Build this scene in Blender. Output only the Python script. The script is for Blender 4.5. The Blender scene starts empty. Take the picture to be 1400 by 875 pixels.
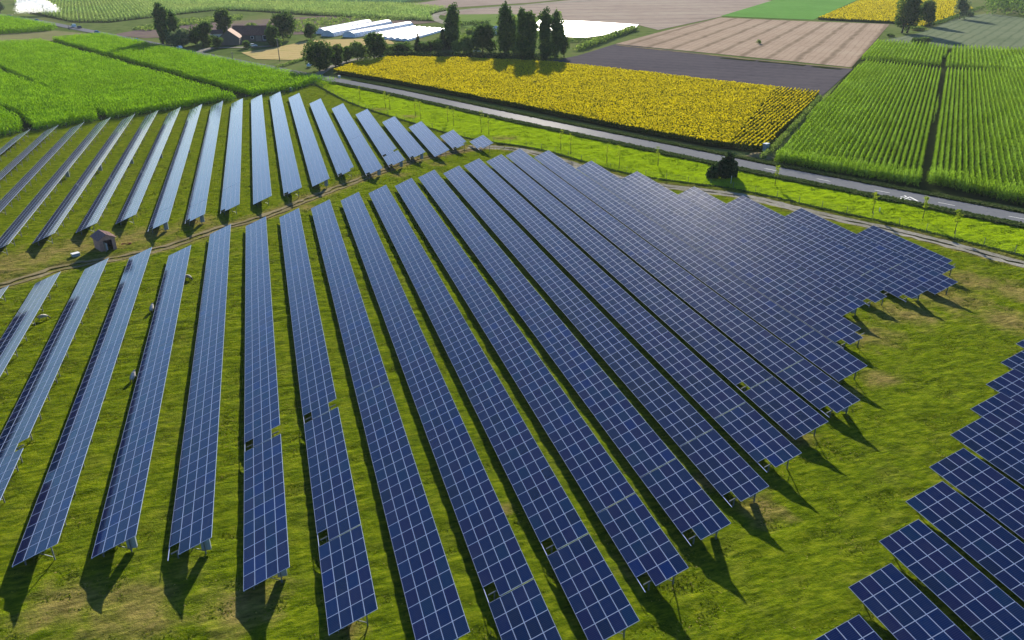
import bpy, bmesh, math, random
import numpy as np
from mathutils import Matrix, Vector

# ------------------------------------------------------------------ camera, sky, sun, exposure
SC = bpy.context.scene
R = math.radians
FPX, PITCH, YAW, ROLL, CAM_H = 1080.0, R(25.250), R(16.872), R(0.089), 47.3
SUN_AZ, SUN_EL = R(18.6), R(17.3)          # clockwise from +Y, and height above the horizon
SUN_E, SKY_E, EXPO = 5.0, 0.066, 1.72
cam = bpy.data.objects.new('camera', bpy.data.cameras.new('camera'))
SC.collection.objects.link(cam)
cam.data.sensor_width = 36.0
cam.data.lens = 36.0 * FPX / 1400.0
cam.data.clip_start, cam.data.clip_end = 0.5, 9000.0
cf = Vector((math.sin(YAW) * math.cos(PITCH), math.cos(YAW) * math.cos(PITCH), -math.sin(PITCH)))
cr = Vector((math.cos(YAW), -math.sin(YAW), 0))
cu = cr.cross(cf)
cr, cu = cr * math.cos(ROLL) + cu * math.sin(ROLL), cu * math.cos(ROLL) - cr * math.sin(ROLL)
cam.matrix_world = Matrix(((cr.x, cu.x, -cf.x, 0), (cr.y, cu.y, -cf.y, 0), (cr.z, cu.z, -cf.z, CAM_H), (0, 0, 0, 1)))
SC.camera = cam

world = bpy.data.worlds.new('World')
SC.world = world
world.use_nodes = True
wn = world.node_tree
bg = wn.nodes['Background']
sky = wn.nodes.new('ShaderNodeTexSky')
sky.sky_type = 'NISHITA'
sky.sun_disc = False
sky.sun_elevation, sky.sun_rotation = SUN_EL, SUN_AZ
sky.air_density, sky.dust_density, sky.ozone_density = 1.0, 0.7, 6.0
wn.links.new(sky.outputs[0], bg.inputs[0])
bg.inputs[1].default_value = SKY_E

sun = bpy.data.objects.new('sun', bpy.data.lights.new('sun', 'SUN'))
SC.collection.objects.link(sun)
sun.data.energy, sun.data.angle, sun.data.color = SUN_E, R(0.55), (1.0, 0.90, 0.74)
sdir = Vector((math.cos(SUN_EL) * math.sin(SUN_AZ), math.cos(SUN_EL) * math.cos(SUN_AZ), math.sin(SUN_EL)))
sun.rotation_euler = sdir.to_track_quat('Z', 'Y').to_euler()

vs = SC.view_settings
vs.view_transform, vs.look, vs.exposure, vs.gamma, vs.use_curve_mapping = 'Standard', 'None', EXPO, 1.0, False
SC.render.engine = 'CYCLES'
SC.cycles.use_denoising = True
SC.cycles.max_bounces = 6
SC.cycles.transparent_max_bounces = 4

rng = np.random.default_rng(7)
random.seed(7)
COL = SC.collection

# ------------------------------------------------------------------ helpers
def ground(x, y, z=0.0):
    """the point at height z that the photograph shows at pixel x, y of its 1400 x 875"""
    d = cf + cr * ((x - 700) / FPX) + cu * ((437.5 - y) / FPX)
    t = (z - CAM_H) / d.z
    return np.array((d.x * t, d.y * t))


def height_at(x, ybase, ytop):
    b = ground(x, ybase)
    lo, hi = 0.0, 60.0
    for _ in range(40):
        m = (lo + hi) / 2
        v = Vector((b[0], b[1], m - CAM_H))
        py = 437.5 - FPX * v.dot(cu) / v.dot(cf)
        lo, hi = (m, hi) if py > ytop else (lo, m)
    return lo


def metres_per_px(x, y):
    b = ground(x, y)
    return Vector((b[0], b[1], -CAM_H)).dot(cf) / FPX


def link(name, me, m=None, parent=None):
    o = bpy.data.objects.new(name, me)
    COL.objects.link(o)
    if m is not None and me is not None:
        for k in (m if isinstance(m, (list, tuple)) else [m]):
            me.materials.append(k)
    if parent is not None:
        o.parent = parent
    return o


def tag(o, label=None, cat=None, group=None, kind=None):
    if label: o['label'] = label
    if cat: o['category'] = cat
    if group: o['group'] = group
    if kind: o['kind'] = kind
    return o


def empty(name, loc, rz=0.0):
    o = bpy.data.objects.new(name, None)
    COL.objects.link(o)
    o.location = loc
    o.rotation_euler = (0, 0, rz)
    o.empty_display_size = 0.3
    return o


def np_mesh(name, v, f, var=None, smooth=False, mi=None):
    """mesh from arrays; f is (n, k) with k 3 or 4; var one number per face or vertex"""
    v = np.asarray(v, np.float32); f = np.asarray(f, np.int32)
    me = bpy.data.meshes.new(name)
    n, k = f.shape
    me.vertices.add(len(v)); me.vertices.foreach_set('co', v.ravel())
    me.loops.add(n * k); me.loops.foreach_set('vertex_index', f.ravel())
    me.polygons.add(n); me.polygons.foreach_set('loop_start', np.arange(0, n * k, k, dtype=np.int32))
    me.polygons.foreach_set('use_smooth', np.full(n, bool(smooth)))
    if mi is not None: me.polygons.foreach_set('material_index', np.asarray(mi, np.int32))
    me.update(calc_edges=True)
    if var is not None:
        var = np.asarray(var, np.float32)
        a = me.attributes.new('var', 'FLOAT', 'FACE' if len(var) == n else 'POINT')
        a.data.foreach_set('value', var)
    me.validate()
    return me


class MB:
    """collects simple solids into one mesh"""
    def __init__(s): s.bm = bmesh.new()
    def box(s, c, d, rot=None, mi=0, taper=1.0):
        x, y, z = d[0] / 2, d[1] / 2, d[2] / 2
        P = [Vector((a * x * (taper if e > 0 else 1), b * y * (taper if e > 0 else 1), e * z)) for e in (-1, 1) for a, b in ((-1, -1), (1, -1), (1, 1), (-1, 1))]
        if rot is not None: P = [rot @ q for q in P]
        vs = [s.bm.verts.new(q + Vector(c)) for q in P]
        for q in ((3, 2, 1, 0), (4, 5, 6, 7), (0, 1, 5, 4), (1, 2, 6, 5), (2, 3, 7, 6), (3, 0, 4, 7)):
            s.bm.faces.new([vs[i] for i in q]).material_index = mi
        return s
    def bar(s, a, b, w, h=None, mi=0):
        a, b = Vector(a), Vector(b)
        d = b - a
        q = d.to_track_quat('Y', 'Z').to_matrix()
        return s.box((a + b) / 2, (w, d.length, h or w), q, mi)
    def tube(s, pts, rad, n=8, mi=0, cap=True):
        pts = [Vector(p) for p in pts]
        rad = rad if isinstance(rad, (list, tuple)) else [rad] * len(pts)
        rings = []
        for i, p in enumerate(pts):
            d = (pts[min(i + 1, len(pts) - 1)] - pts[max(i - 1, 0)])
            q = d.to_track_quat('Z', 'Y').to_matrix()
            rings.append([s.bm.verts.new(p + q @ Vector((rad[i] * math.cos(2 * math.pi * k / n), rad[i] * math.sin(2 * math.pi * k / n), 0))) for k in range(n)])
        for a, b in zip(rings, rings[1:]):
            for k in range(n):
                f = s.bm.faces.new((a[k], a[(k + 1) % n], b[(k + 1) % n], b[k])); f.smooth = True; f.material_index = mi
        if cap:
            s.bm.faces.new(rings[0][::-1]).material_index = mi
            s.bm.faces.new(rings[-1]).material_index = mi
        return s
    def face(s, pts, mi=0):
        s.bm.faces.new([s.bm.verts.new(Vector(p)) for p in pts]).material_index = mi
        return s
    def prism(s, prof, a, b, mi=0, side=None):
        """profile of (u, z) swept from a to b (points on the ground, u measured across)"""
        a, b = Vector(a), Vector(b)
        d = (b - a).normalized(); n = Vector((d.y, -d.x, 0))
        A = [s.bm.verts.new(a + n * u + Vector((0, 0, z))) for u, z in prof]
        B = [s.bm.verts.new(b + n * u + Vector((0, 0, z))) for u, z in prof]
        k = len(prof)
        for i in range(k):
            s.bm.faces.new((A[i], A[(i + 1) % k], B[(i + 1) % k], B[i])).material_index = mi
        s.bm.faces.new(A[::-1]).material_index = mi if side is None else side
        s.bm.faces.new(B).material_index = mi if side is None else side
        return s
    def build(s, name, m, parent=None, bevel=0.0):
        if bevel: bmesh.ops.bevel(s.bm, geom=s.bm.edges[:], offset=bevel, segments=2, affect='EDGES', profile=0.6)
        bmesh.ops.recalc_face_normals(s.bm, faces=s.bm.faces[:])
        me = bpy.data.meshes.new(name); s.bm.to_mesh(me); s.bm.free()
        return link(name, me, m, parent)


# ------------------------------------------------------------------ materials
def new_mat(name):
    m = bpy.data.materials.new(name); m.use_nodes = True
    nt = m.node_tree
    return m, nt, nt.nodes['Principled BSDF']


def N(nt, t, **kw):
    n = nt.nodes.new(t)
    for k, v in kw.items(): setattr(n, k, v)
    return n


def noise(nt, scale, detail=4.0, rough=0.55, vec=None, dist=0.0):
    n = N(nt, 'ShaderNodeTexNoise')
    n.inputs['Scale'].default_value = scale; n.inputs['Detail'].default_value = detail
    n.inputs['Roughness'].default_value = rough; n.inputs['Distortion'].default_value = dist
    if vec is not None: nt.links.new(vec, n.inputs['Vector'])
    return n


def ramp(nt, fac, stops):
    r = N(nt, 'ShaderNodeValToRGB')
    e = r.color_ramp.elements
    while len(e) < len(stops): e.new(0.5)
    for el, (p, c) in zip(e, stops):
        el.position = p; el.color = (*c, 1) if len(c) == 3 else c
    nt.links.new(fac, r.inputs[0])
    return r


def mix(nt, fac, a, b, mode='MIX'):
    m = N(nt, 'ShaderNodeMix', data_type='RGBA', blend_type=mode)
    for s, v in ((m.inputs[0], fac), (m.inputs[6], a), (m.inputs[7], b)):
        if hasattr(v, 'links'): nt.links.new(v, s)
        elif isinstance(v, (int, float)): s.default_value = v
        else: s.default_value = (*v, 1)
    return m.outputs[2]


def plain(name, col, rough=0.6, metal=0.0, spec=0.03, var=0.12, scale=3.0):
    m, nt, b = new_mat(name)
    tc = N(nt, 'ShaderNodeTexCoord')
    n = noise(nt, scale, 5, 0.6, tc.outputs['Object'])
    r = ramp(nt, n.outputs[0], [(0.3, [c * (1 - var) for c in col]), (0.7, [min(1, c * (1 + var)) for c in col])])
    nt.links.new(r.outputs[0], b.inputs['Base Color'])
    b.inputs['Roughness'].default_value = rough; b.inputs['Metallic'].default_value = metal
    b.inputs['Specular IOR Level'].default_value = spec
    return m


def earth(name, c1, c2, big=0.03, fine=0.6, c3=None, lines=None, bump=0.5, bscale=2.0, bdist=0.15):
    """soil or turf in world space: two colours in broad and fine patches, optional drilled lines (angle, spacing, strength)"""
    m, nt, b = new_mat(name)
    geo = N(nt, 'ShaderNodeNewGeometry')
    P = geo.outputs['Position']
    n1 = noise(nt, big, 5, 0.6, P, 0.4)
    n2 = noise(nt, fine, 6, 0.65, P)
    f = N(nt, 'ShaderNodeMath', operation='MULTIPLY_ADD')
    nt.links.new(n2.outputs[0], f.inputs[0]); f.inputs[1].default_value = 0.6
    sc = N(nt, 'ShaderNodeMath', operation='MULTIPLY'); nt.links.new(n1.outputs[0], sc.inputs[0]); sc.inputs[1].default_value = 0.6
    nt.links.new(sc.outputs[0], f.inputs[2])
    stops = [(0.42, c1), (0.78, c2)] if c3 is None else [(0.40, c1), (0.6, c2), (0.80, c3)]
    col = ramp(nt, f.outputs[0], stops).outputs[0]
    hgt = n2.outputs[0]
    for ang, spc, amt, lc in (lines or []):
        d = N(nt, 'ShaderNodeVectorMath', operation='DOT_PRODUCT')
        nt.links.new(P, d.inputs[0]); d.inputs[1].default_value = (math.cos(ang), math.sin(ang), 0)
        wob = noise(nt, 0.05, 3, 0.5, P)
        ad = N(nt, 'ShaderNodeMath', operation='MULTIPLY_ADD'); nt.links.new(wob.outputs[0], ad.inputs[0]); ad.inputs[1].default_value = min(spc * 0.7, 3.0)
        nt.links.new(d.outputs['Value'], ad.inputs[2])
        mu = N(nt, 'ShaderNodeMath', operation='MULTIPLY'); nt.links.new(ad.outputs[0], mu.inputs[0]); mu.inputs[1].default_value = 2 * math.pi / spc
        si = N(nt, 'ShaderNodeMath', operation='SINE'); nt.links.new(mu.outputs[0], si.inputs[0])
        mr = N(nt, 'ShaderNodeMapRange'); nt.links.new(si.outputs[0], mr.inputs[0])
        mr.inputs[1].default_value, mr.inputs[2].default_value, mr.inputs[3].default_value, mr.inputs[4].default_value = 0.55, 1.0, 0.0, amt
        brk = noise(nt, 0.12, 3, 0.6, P)
        mm = N(nt, 'ShaderNodeMath', operation='MULTIPLY'); nt.links.new(mr.outputs[0], mm.inputs[0]); nt.links.new(brk.outputs[0], mm.inputs[1])
        m2 = N(nt, 'ShaderNodeMath', operation='MULTIPLY'); nt.links.new(mm.outputs[0], m2.inputs[0]); m2.inputs[1].default_value = 1.8
        col = mix(nt, m2.outputs[0], col, lc)
    nt.links.new(col, b.inputs['Base Color'])
    b.inputs['Roughness'].default_value = 1.0
    b.inputs['Specular IOR Level'].default_value = 0.0
    nb = noise(nt, bscale, 6, 0.7, P)
    bp = N(nt, 'ShaderNodeBump'); bp.inputs['Strength'].default_value = bump; bp.inputs['Distance'].default_value = bdist
    nt.links.new(nb.outputs[0], bp.inputs['Height']); nt.links.new(bp.outputs[0], b.inputs['Normal'])
    return m


def leafy(name, stops, trans=0.4, rough=0.55, tcol=None, big=None):
    """foliage: colour from the leaf's own number, lets light through"""
    m, nt, b = new_mat(name)
    at = N(nt, 'ShaderNodeAttribute', attribute_name='var')
    col = ramp(nt, at.outputs['Fac'], stops).outputs[0]
    if big:
        geo = N(nt, 'ShaderNodeNewGeometry')
        n1 = noise(nt, big[0], 4, 0.6, geo.outputs['Position'])
        mr = N(nt, 'ShaderNodeMapRange'); nt.links.new(n1.outputs[0], mr.inputs[0])
        mr.inputs[1].default_value, mr.inputs[2].default_value, mr.inputs[3].default_value, mr.inputs[4].default_value = 0.35, 0.65, 0.0, 1.0
        col = mix(nt, mr.outputs[0], col, mix(nt, big[2], col, big[1]))
    nt.links.new(col, b.inputs['Base Color'])
    b.inputs['Roughness'].default_value = rough; b.inputs['Specular IOR Level'].default_value = 0.0
    tr = N(nt, 'ShaderNodeBsdfTranslucent')
    nt.links.new(mix(nt, 0.6, col, tcol, 'MIX') if tcol else col, tr.inputs[0])
    mx = N(nt, 'ShaderNodeMixShader'); mx.inputs[0].default_value = trans
    nt.links.new(b.outputs[0], mx.inputs[1]); nt.links.new(tr.outputs[0], mx.inputs[2])
    nt.links.new(mx.outputs[0], nt.nodes['Material Output'].inputs[0])
    return m


def site_turf():
    """mown meadow: yellow green, tired brown where the mesh says it is bare, lusher on the verge"""
    m, nt, b = new_mat('meadow_turf')
    P = N(nt, 'ShaderNodeNewGeometry').outputs['Position']
    bare = N(nt, 'ShaderNodeAttribute', attribute_name='bare').outputs['Fac']
    lush = N(nt, 'ShaderNodeAttribute', attribute_name='lush').outputs['Fac']
    n1 = noise(nt, 0.05, 5, 0.6, P, 0.5); vm = N(nt, 'ShaderNodeVectorMath', operation='MULTIPLY'); nt.links.new(P, vm.inputs[0]); vm.inputs[1].default_value = (0.42, 1.4, 1.0)
    n2 = noise(nt, 1.7, 6, 0.7, vm.outputs[0]); n3 = noise(nt, 0.35, 5, 0.65, P, 0.6)
    g = ramp(nt, n2.outputs[0], [(0.33, (0.030, 0.054, 0.003)), (0.50, (0.085, 0.124, 0.004)), (0.66, (0.165, 0.198, 0.009))]).outputs[0]
    dry = ramp(nt, n2.outputs[0], [(0.33, (0.075, 0.065, 0.018)), (0.67, (0.27, 0.21, 0.075))]).outputs[0]
    lu = ramp(nt, n2.outputs[0], [(0.34, (0.105, 0.180, 0.003)), (0.66, (0.260, 0.370, 0.005))]).outputs[0]
    s = N(nt, 'ShaderNodeMath', operation='MULTIPLY_ADD'); nt.links.new(n3.outputs[0], s.inputs[0]); s.inputs[1].default_value = 0.55
    k = N(nt, 'ShaderNodeMath', operation='MULTIPLY'); nt.links.new(n1.outputs[0], k.inputs[0]); k.inputs[1].default_value = 0.45
    nt.links.new(k.outputs[0], s.inputs[2])
    pt = ramp(nt, s.outputs[0], [(0.50, (0, 0, 0)), (0.74, (0.26, 0.26, 0.26))]).outputs[0]
    col = mix(nt, pt, g, dry)
    col = mix(nt, lush, col, lu)
    sm = N(nt, 'ShaderNodeMath', operation='ADD'); nt.links.new(bare, sm.inputs[0]); 
    nn = N(nt, 'ShaderNodeMath', operation='MULTIPLY_ADD'); nt.links.new(n3.outputs[0], nn.inputs[0]); nn.inputs[1].default_value = 1.2; nn.inputs[2].default_value = -0.6
    nt.links.new(nn.outputs[0], sm.inputs[1])
    br = N(nt, 'ShaderNodeMapRange'); nt.links.new(sm.outputs[0], br.inputs[0]); br.inputs[1].default_value, br.inputs[2].default_value = 0.3, 0.85
    br.inputs[4].default_value = 0.85
    col = mix(nt, br.outputs[0], col, dry)
    nt.links.new(col, b.inputs['Base Color'])
    b.inputs['Roughness'].default_value = 1.0; b.inputs['Specular IOR Level'].default_value = 0.0
    nb = noise(nt, 2.6, 6, 0.75, P); bp = N(nt, 'ShaderNodeBump'); bp.inputs['Strength'].default_value = 1.0; bp.inputs['Distance'].default_value = 0.35
    nt.links.new(nb.outputs[0], bp.inputs['Height']); nt.links.new(bp.outputs[0], b.inputs['Normal'])
    return m


def glass_panel():
    """silicon under glass: blue black, thin silver fingers along the module, a little different from module to module"""
    m, nt, b = new_mat('silicon_glass')
    at = N(nt, 'ShaderNodeAttribute', attribute_name='var').outputs['Fac']
    uv = N(nt, 'ShaderNodeUVMap').outputs[0]
    base = ramp(nt, at, [(0.0, (0.0005, 0.007, 0.034)), (0.35, (0.0005, 0.009, 0.052)), (0.6, (0.004, 0.006, 0.045)), (0.8, (0.0005, 0.014, 0.050)), (1.0, (0.0005, 0.011, 0.076))]).outputs[0]
    sp = N(nt, 'ShaderNodeSeparateXYZ'); nt.links.new(uv, sp.inputs[0])
    def stripes(src, n, wd):
        a = N(nt, 'ShaderNodeMath', operation='MULTIPLY'); nt.links.new(src, a.inputs[0]); a.inputs[1].default_value = n
        f = N(nt, 'ShaderNodeMath', operation='FRACT'); nt.links.new(a.outputs[0], f.inputs[0])
        l = N(nt, 'ShaderNodeMath', operation='LESS_THAN'); nt.links.new(f.outputs[0], l.inputs[0]); l.inputs[1].default_value = wd
        return l.outputs[0]
    s1 = stripes(sp.outputs['Y'], 10, 0.10)
    k = N(nt, 'ShaderNodeMath', operation='MULTIPLY'); nt.links.new(s1, k.inputs[0]); k.inputs[1].default_value = 0.12
    col = mix(nt, k.outputs[0], base, (0.20, 0.25, 0.36))
    P = N(nt, 'ShaderNodeNewGeometry').outputs['Position']
    nz = noise(nt, 0.8, 4, 0.6, P)
    du = noise(nt, 0.35, 6, 0.7, P, 0.8)
    dm = N(nt, 'ShaderNodeMapRange'); nt.links.new(du.outputs[0], dm.inputs[0]); dm.inputs[1].default_value, dm.inputs[2].default_value, dm.inputs[4].default_value = 0.5, 0.8, 0.05
    col = mix(nt, dm.outputs[0], col, (0.20, 0.19, 0.17))
    nt.links.new(col, b.inputs['Base Color'])
    rr = N(nt, 'ShaderNodeMapRange'); nt.links.new(nz.outputs[0], rr.inputs[0]); rr.inputs[3].default_value, rr.inputs[4].default_value = 0.08, 0.14
    nt.links.new(rr.outputs[0], b.inputs['Roughness'])
    b.inputs['IOR'].default_value = 1.40
    b.inputs['Specular IOR Level'].default_value = 0.5
    return m


M = {}
M['turf'] = site_turf()
M['base_ground'] = earth('rough_pasture', (0.040, 0.068, 0.016), (0.088, 0.120, 0.036), c3=(0.128, 0.120, 0.056), big=0.012, fine=0.15)
M['asphalt'] = earth('asphalt', (0.105, 0.112, 0.122), (0.155, 0.16, 0.17), big=0.05, fine=1.2, bump=0.15, bscale=9, bdist=0.02)
_nt = M['asphalt'].node_tree
_gl = N(_nt, 'ShaderNodeBsdfGlossy'); _gl.inputs['Roughness'].default_value = 0.42; _gl.inputs['Color'].default_value = (0.9, 0.9, 0.9, 1)
_mx = N(_nt, 'ShaderNodeMixShader'); _mx.inputs[0].default_value = 0.003
_nt.links.new(_nt.nodes['Principled BSDF'].outputs[0], _mx.inputs[1]); _nt.links.new(_gl.outputs[0], _mx.inputs[2])
_nt.links.new(_mx.outputs[0], _nt.nodes['Material Output'].inputs[0])
M['white_paint'] = plain('road_paint', (0.75, 0.75, 0.72), 0.6, scale=2.0, var=0.2)
M['track'] = earth('beaten_earth', (0.085, 0.080, 0.032), (0.16, 0.135, 0.07), big=0.2, fine=1.5, c3=(0.22, 0.19, 0.115), bump=0.8)
M['gravel_track'] = earth('gravel', (0.11, 0.11, 0.08), (0.21, 0.20, 0.16), big=0.15, fine=2.0, c3=(0.30, 0.29, 0.26), bump=0.8, bscale=4)
M['aluminium'] = plain('aluminium', (0.27, 0.33, 0.47), 0.6, 0.0, 0.04, scale=0.7, var=0.06)  # grey metal, tinted blue to put the sky's reflection into its colour
M['galvanised'] = plain('galvanised_steel', (0.13, 0.15, 0.15), 0.6, 0.3)
M['glass_pv'] = glass_panel()
M['backsheet'] = plain('backsheet', (0.16, 0.17, 0.18), 0.7)
M['cabinet'] = plain('grey_cabinet', (0.24, 0.29, 0.33), 0.5, 0.2)
M['bark'] = plain('bark', (0.085, 0.065, 0.045), 0.9, var=0.3)
M['dark_soil'] = earth('crop_floor', (0.012, 0.020, 0.006), (0.028, 0.036, 0.012), bump=0.4)  # darkened and greened to put the shade of the lanes into the soil colour


# ------------------------------------------------------------------ the ground and the fields
def flat_poly(name, pts, z, m, subdiv=None):
    """one flat sheet over a ground outline (metres)"""
    bm = bmesh.new()
    vs = [bm.verts.new((p[0], p[1], z)) for p in pts]
    es = [bm.edges.new((vs[i], vs[(i + 1) % len(vs)])) for i in range(len(vs))]
    bmesh.ops.triangle_fill(bm, use_beauty=True, edges=es, normal=(0, 0, 1))
    bmesh.ops.recalc_face_normals(bm, faces=bm.faces[:])
    for f in bm.faces:
        if f.normal.z < 0: f.normal_flip()
    me = bpy.data.meshes.new(name); bm.to_mesh(me); bm.free()
    return link(name, me, m)


def across(p, q):
    d = ground(*q) - ground(*p)
    return math.atan2(d[1], d[0]) + math.pi / 2


def outline(px, z=0.0):
    return np.array([ground(p[0], p[1], p[2] if len(p) > 2 else z) for p in px])


def inside(pts, poly):
    x, y = pts[:, 0], pts[:, 1]
    r = np.zeros(len(x), bool)
    n = len(poly)
    for i in range(n):
        x1, y1 = poly[i]; x2, y2 = poly[(i + 1) % n]
        c = ((y1 > y) != (y2 > y))
        with np.errstate(divide='ignore', invalid='ignore'):
            r ^= c & (x < (x2 - x1) * (y - y1) / (y2 - y1 + 1e-12) + x1)
    return r


def dist_line(pts, line):
    d = np.full(len(pts), 1e9)
    for a, b in zip(line[:-1], line[1:]):
        ab = b - a
        t = np.clip(((pts - a) @ ab) / (ab @ ab), 0, 1)
        d = np.minimum(d, np.hypot(*(pts - (a + t[:, None] * ab)).T))
    return d


def smooth_line(pts, step=4.0):
    """resampled Catmull-Rom through points"""
    P = [np.asarray(p, float) for p in pts]
    P = [2 * P[0] - P[1]] + P + [2 * P[-1] - P[-2]]
    out = []
    for i in range(1, len(P) - 2):
        n = max(2, int(np.hypot(*(P[i + 1] - P[i])) / step))
        for k in range(n):
            t = k / n
            out.append(0.5 * ((2 * P[i]) + (P[i + 1] - P[i - 1]) * t + (2 * P[i - 1] - 5 * P[i] + 4 * P[i + 1] - P[i + 2]) * t ** 2 + (3 * P[i] - P[i - 1] - 3 * P[i + 1] + P[i + 2]) * t ** 3))
    out.append(P[-2])
    return np.array(out)


def normals2(L):
    d = np.gradient(L, axis=0)
    d /= np.linalg.norm(d, axis=1)[:, None]
    return np.stack([d[:, 1], -d[:, 0]], 1)        # to the right of travel


def strip(name, L, a, b, z, m, ragged=0.0):
    """band along a line between offsets a and b (metres to the right)"""
    n = normals2(L)
    ja = rng.normal(0, ragged, len(L)) if ragged else 0
    jb = rng.normal(0, ragged, len(L)) if ragged else 0
    A = L + n * (a + ja)[:, None] if ragged else L + n * a
    B = L + n * (b + jb)[:, None] if ragged else L + n * b
    k = len(L)
    v = np.concatenate([np.c_[A, np.full(k, z)], np.c_[B, np.full(k, z)]])
    i = np.arange(k - 1)
    return link(name, np_mesh(name, v, np.stack([i, i + k, i + k + 1, i + 1], 1)), m)


def value_noise(x, y, scale, seed):
    g = np.random.default_rng(seed).random((256, 256))
    u, v = x / scale, y / scale
    iu, iv = np.floor(u).astype(int), np.floor(v).astype(int)
    fu, fv = u - iu, v - iv
    fu, fv = fu * fu * (3 - 2 * fu), fv * fv * (3 - 2 * fv)
    q = lambda a, b: g[a % 256, b % 256]
    return (q(iu, iv) * (1 - fu) + q(iu + 1, iv) * fu) * (1 - fv) + (q(iu, iv + 1) * (1 - fu) + q(iu + 1, iv + 1) * fu) * fv


ROAD = smooth_line([(-330, 1000), (-230, 810)] + [tuple(ground(*p)) for p in
    ((0, 20.2), (54, 29), (94, 37), (137, 45.5), (201, 58.4), (263, 72), (350, 89), (420, 103), (526, 122.7), (700, 159.8), (964, 214.2), (1050, 232), (1400, 300.5))] + [(160, 68), (184, 25)], 5.0)
TRACK = smooth_line([(-92, 106), (-60, 122)] + [tuple(ground(*p)) for p in ((0, 391), (85, 366), (160, 353), (230, 337), (300, 313), (360, 297), (440, 265), (560, 222), (630, 207))] + [(56.5, 199.5)], 3.0)
EDGE_TRACK = smooth_line([tuple(ground(*p)) for p in ((640, 201), (690, 203), (740, 212), (860, 247), (1010, 268), (1130, 296), (1240, 320), (1400, 362))] + [(126, 70), (140, 40)], 3.0)
FENCE = smooth_line([tuple(ground(*p)) for p in ((432, 117), (480, 142), (560, 168), (640, 190), (740, 206), (860, 239), (1010, 261), (1130, 288), (1240, 312), (1400, 352))] + [(130, 70), (146, 40)], 3.0)

base = flat_poly('ground', [(-2500, -600), (2500, -600), (2500, 3500), (-2500, 3500)], -0.12, M['base_ground'])
tag(base, kind='structure')

CORN_NEAR = outline([(-40, 196), (0, 188), (39, 181), (120, 169), (200, 157), (300, 141), (345, 133), (398, 126), (432, 116)])
SITE = np.concatenate([CORN_NEAR + np.array([0, 0.3]), ROAD[(ROAD[:, 1] < ground(437, 108)[1]) & (ROAD[:, 1] > 20)] + np.array([-3.4, -1.8]), [(150, 8), (-160, 8), (-160, 215)]])
DRY_SPOTS = [(ground(x, y), r) for x, y, r in ((1330, 385, 6), (1300, 410, 7), (1240, 430, 6), (1190, 460, 5), (1150, 540, 3), (1200, 520, 3), (1085, 600, 3), (1040, 700, 3), (330, 830, 4), (180, 840, 5), (90, 830, 4), (470, 860, 2), (100, 340, 9), (160, 330, 8), (40, 355, 9), (200, 322, 7), (270, 305, 5), (0, 370, 9), (610, 195, 5), (690, 190, 5), (560, 160, 4), (520, 150, 4), (655, 192, 4), (600, 225, 3), (545, 240, 3), (420, 285, 3), (690, 700, 1.2), (500, 540, 1.2), (960, 660, 2), (1380, 440, 6), (1390, 400, 6), (870, 770, 2.5))]


def right_of_fence(p):
    fy = FENCE[::-1]
    return p[:, 0] > np.interp(p[:, 1], fy[:, 1], fy[:, 0])


def site_mesh(x0, x1, y0, y1, step):
    xs = np.arange(x0, x1 + 1e-6, step); ys = np.arange(y0, y1 + 1e-6, step)
    X, Y = np.meshgrid(xs, ys); p = np.c_[X.ravel(), Y.ravel()]
    ins = inside(p, SITE)
    dt = np.minimum(dist_line(p, TRACK), dist_line(p, EDGE_TRACK))
    dr = dist_line(p, ROAD)
    x, y = p.T
    h = 0.10 * value_noise(x, y, 2.6, 1) + 0.15 * value_noise(x * 0.55, y * 1.25, 1.15, 2) + 0.10 * value_noise(x * 0.6, y * 1.2, 0.7, 3)
    calm = np.clip((dt - 1.2) / 1.2, 0, 1) * np.clip((dr - 3.6) / 1.0, 0, 1)
    h = h * (0.15 + 0.85 * calm) - 0.1 * (1 - calm)
    dry = np.clip(1.2 - (dt - 1.0) / 3.0, 0, 1) * 0.7
    for c, r in DRY_SPOTS:
        dry = np.maximum(dry, 0.8 * np.exp(-((x - c[0]) ** 2 + (y - c[1]) ** 2) / (r * r)))
    lush = np.clip((48 - dr) / 3.0, 0, 1) * np.clip((y - 20) / 5, 0, 1) * (right_of_fence(p) & (y < 325))
    nx, ny = len(xs), len(ys)
    idx = np.arange(nx * ny).reshape(ny, nx)
    f = np.stack([idx[:-1, :-1], idx[:-1, 1:], idx[1:, 1:], idx[1:, :-1]], -1).reshape(-1, 4)
    keep = ins[f].any(1)
    f = f[keep]
    used = np.unique(f); mp = np.zeros(len(p), int); mp[used] = np.arange(len(used))
    return np.c_[p, h][used], mp[f], dry[used], lush[used]


YS = 140.0
va, fa, da, la = site_mesh(-70, 136, 14, YS, 0.36)
vb, fb, db, lb = site_mesh(-160, 140, YS, 345, 0.9)
turf_me = np_mesh('meadow', np.concatenate([va, vb]), np.concatenate([fa, fb + len(va)]), smooth=True)
for nm, arr in (('bare', np.concatenate([da, db])), ('lush', np.concatenate([la, lb]))):
    at = turf_me.attributes.new(nm, 'FLOAT', 'POINT'); at.data.foreach_set('value', arr.astype(np.float32))
tag(link('meadow_ground', turf_me, M['turf']), kind='structure')

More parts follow.
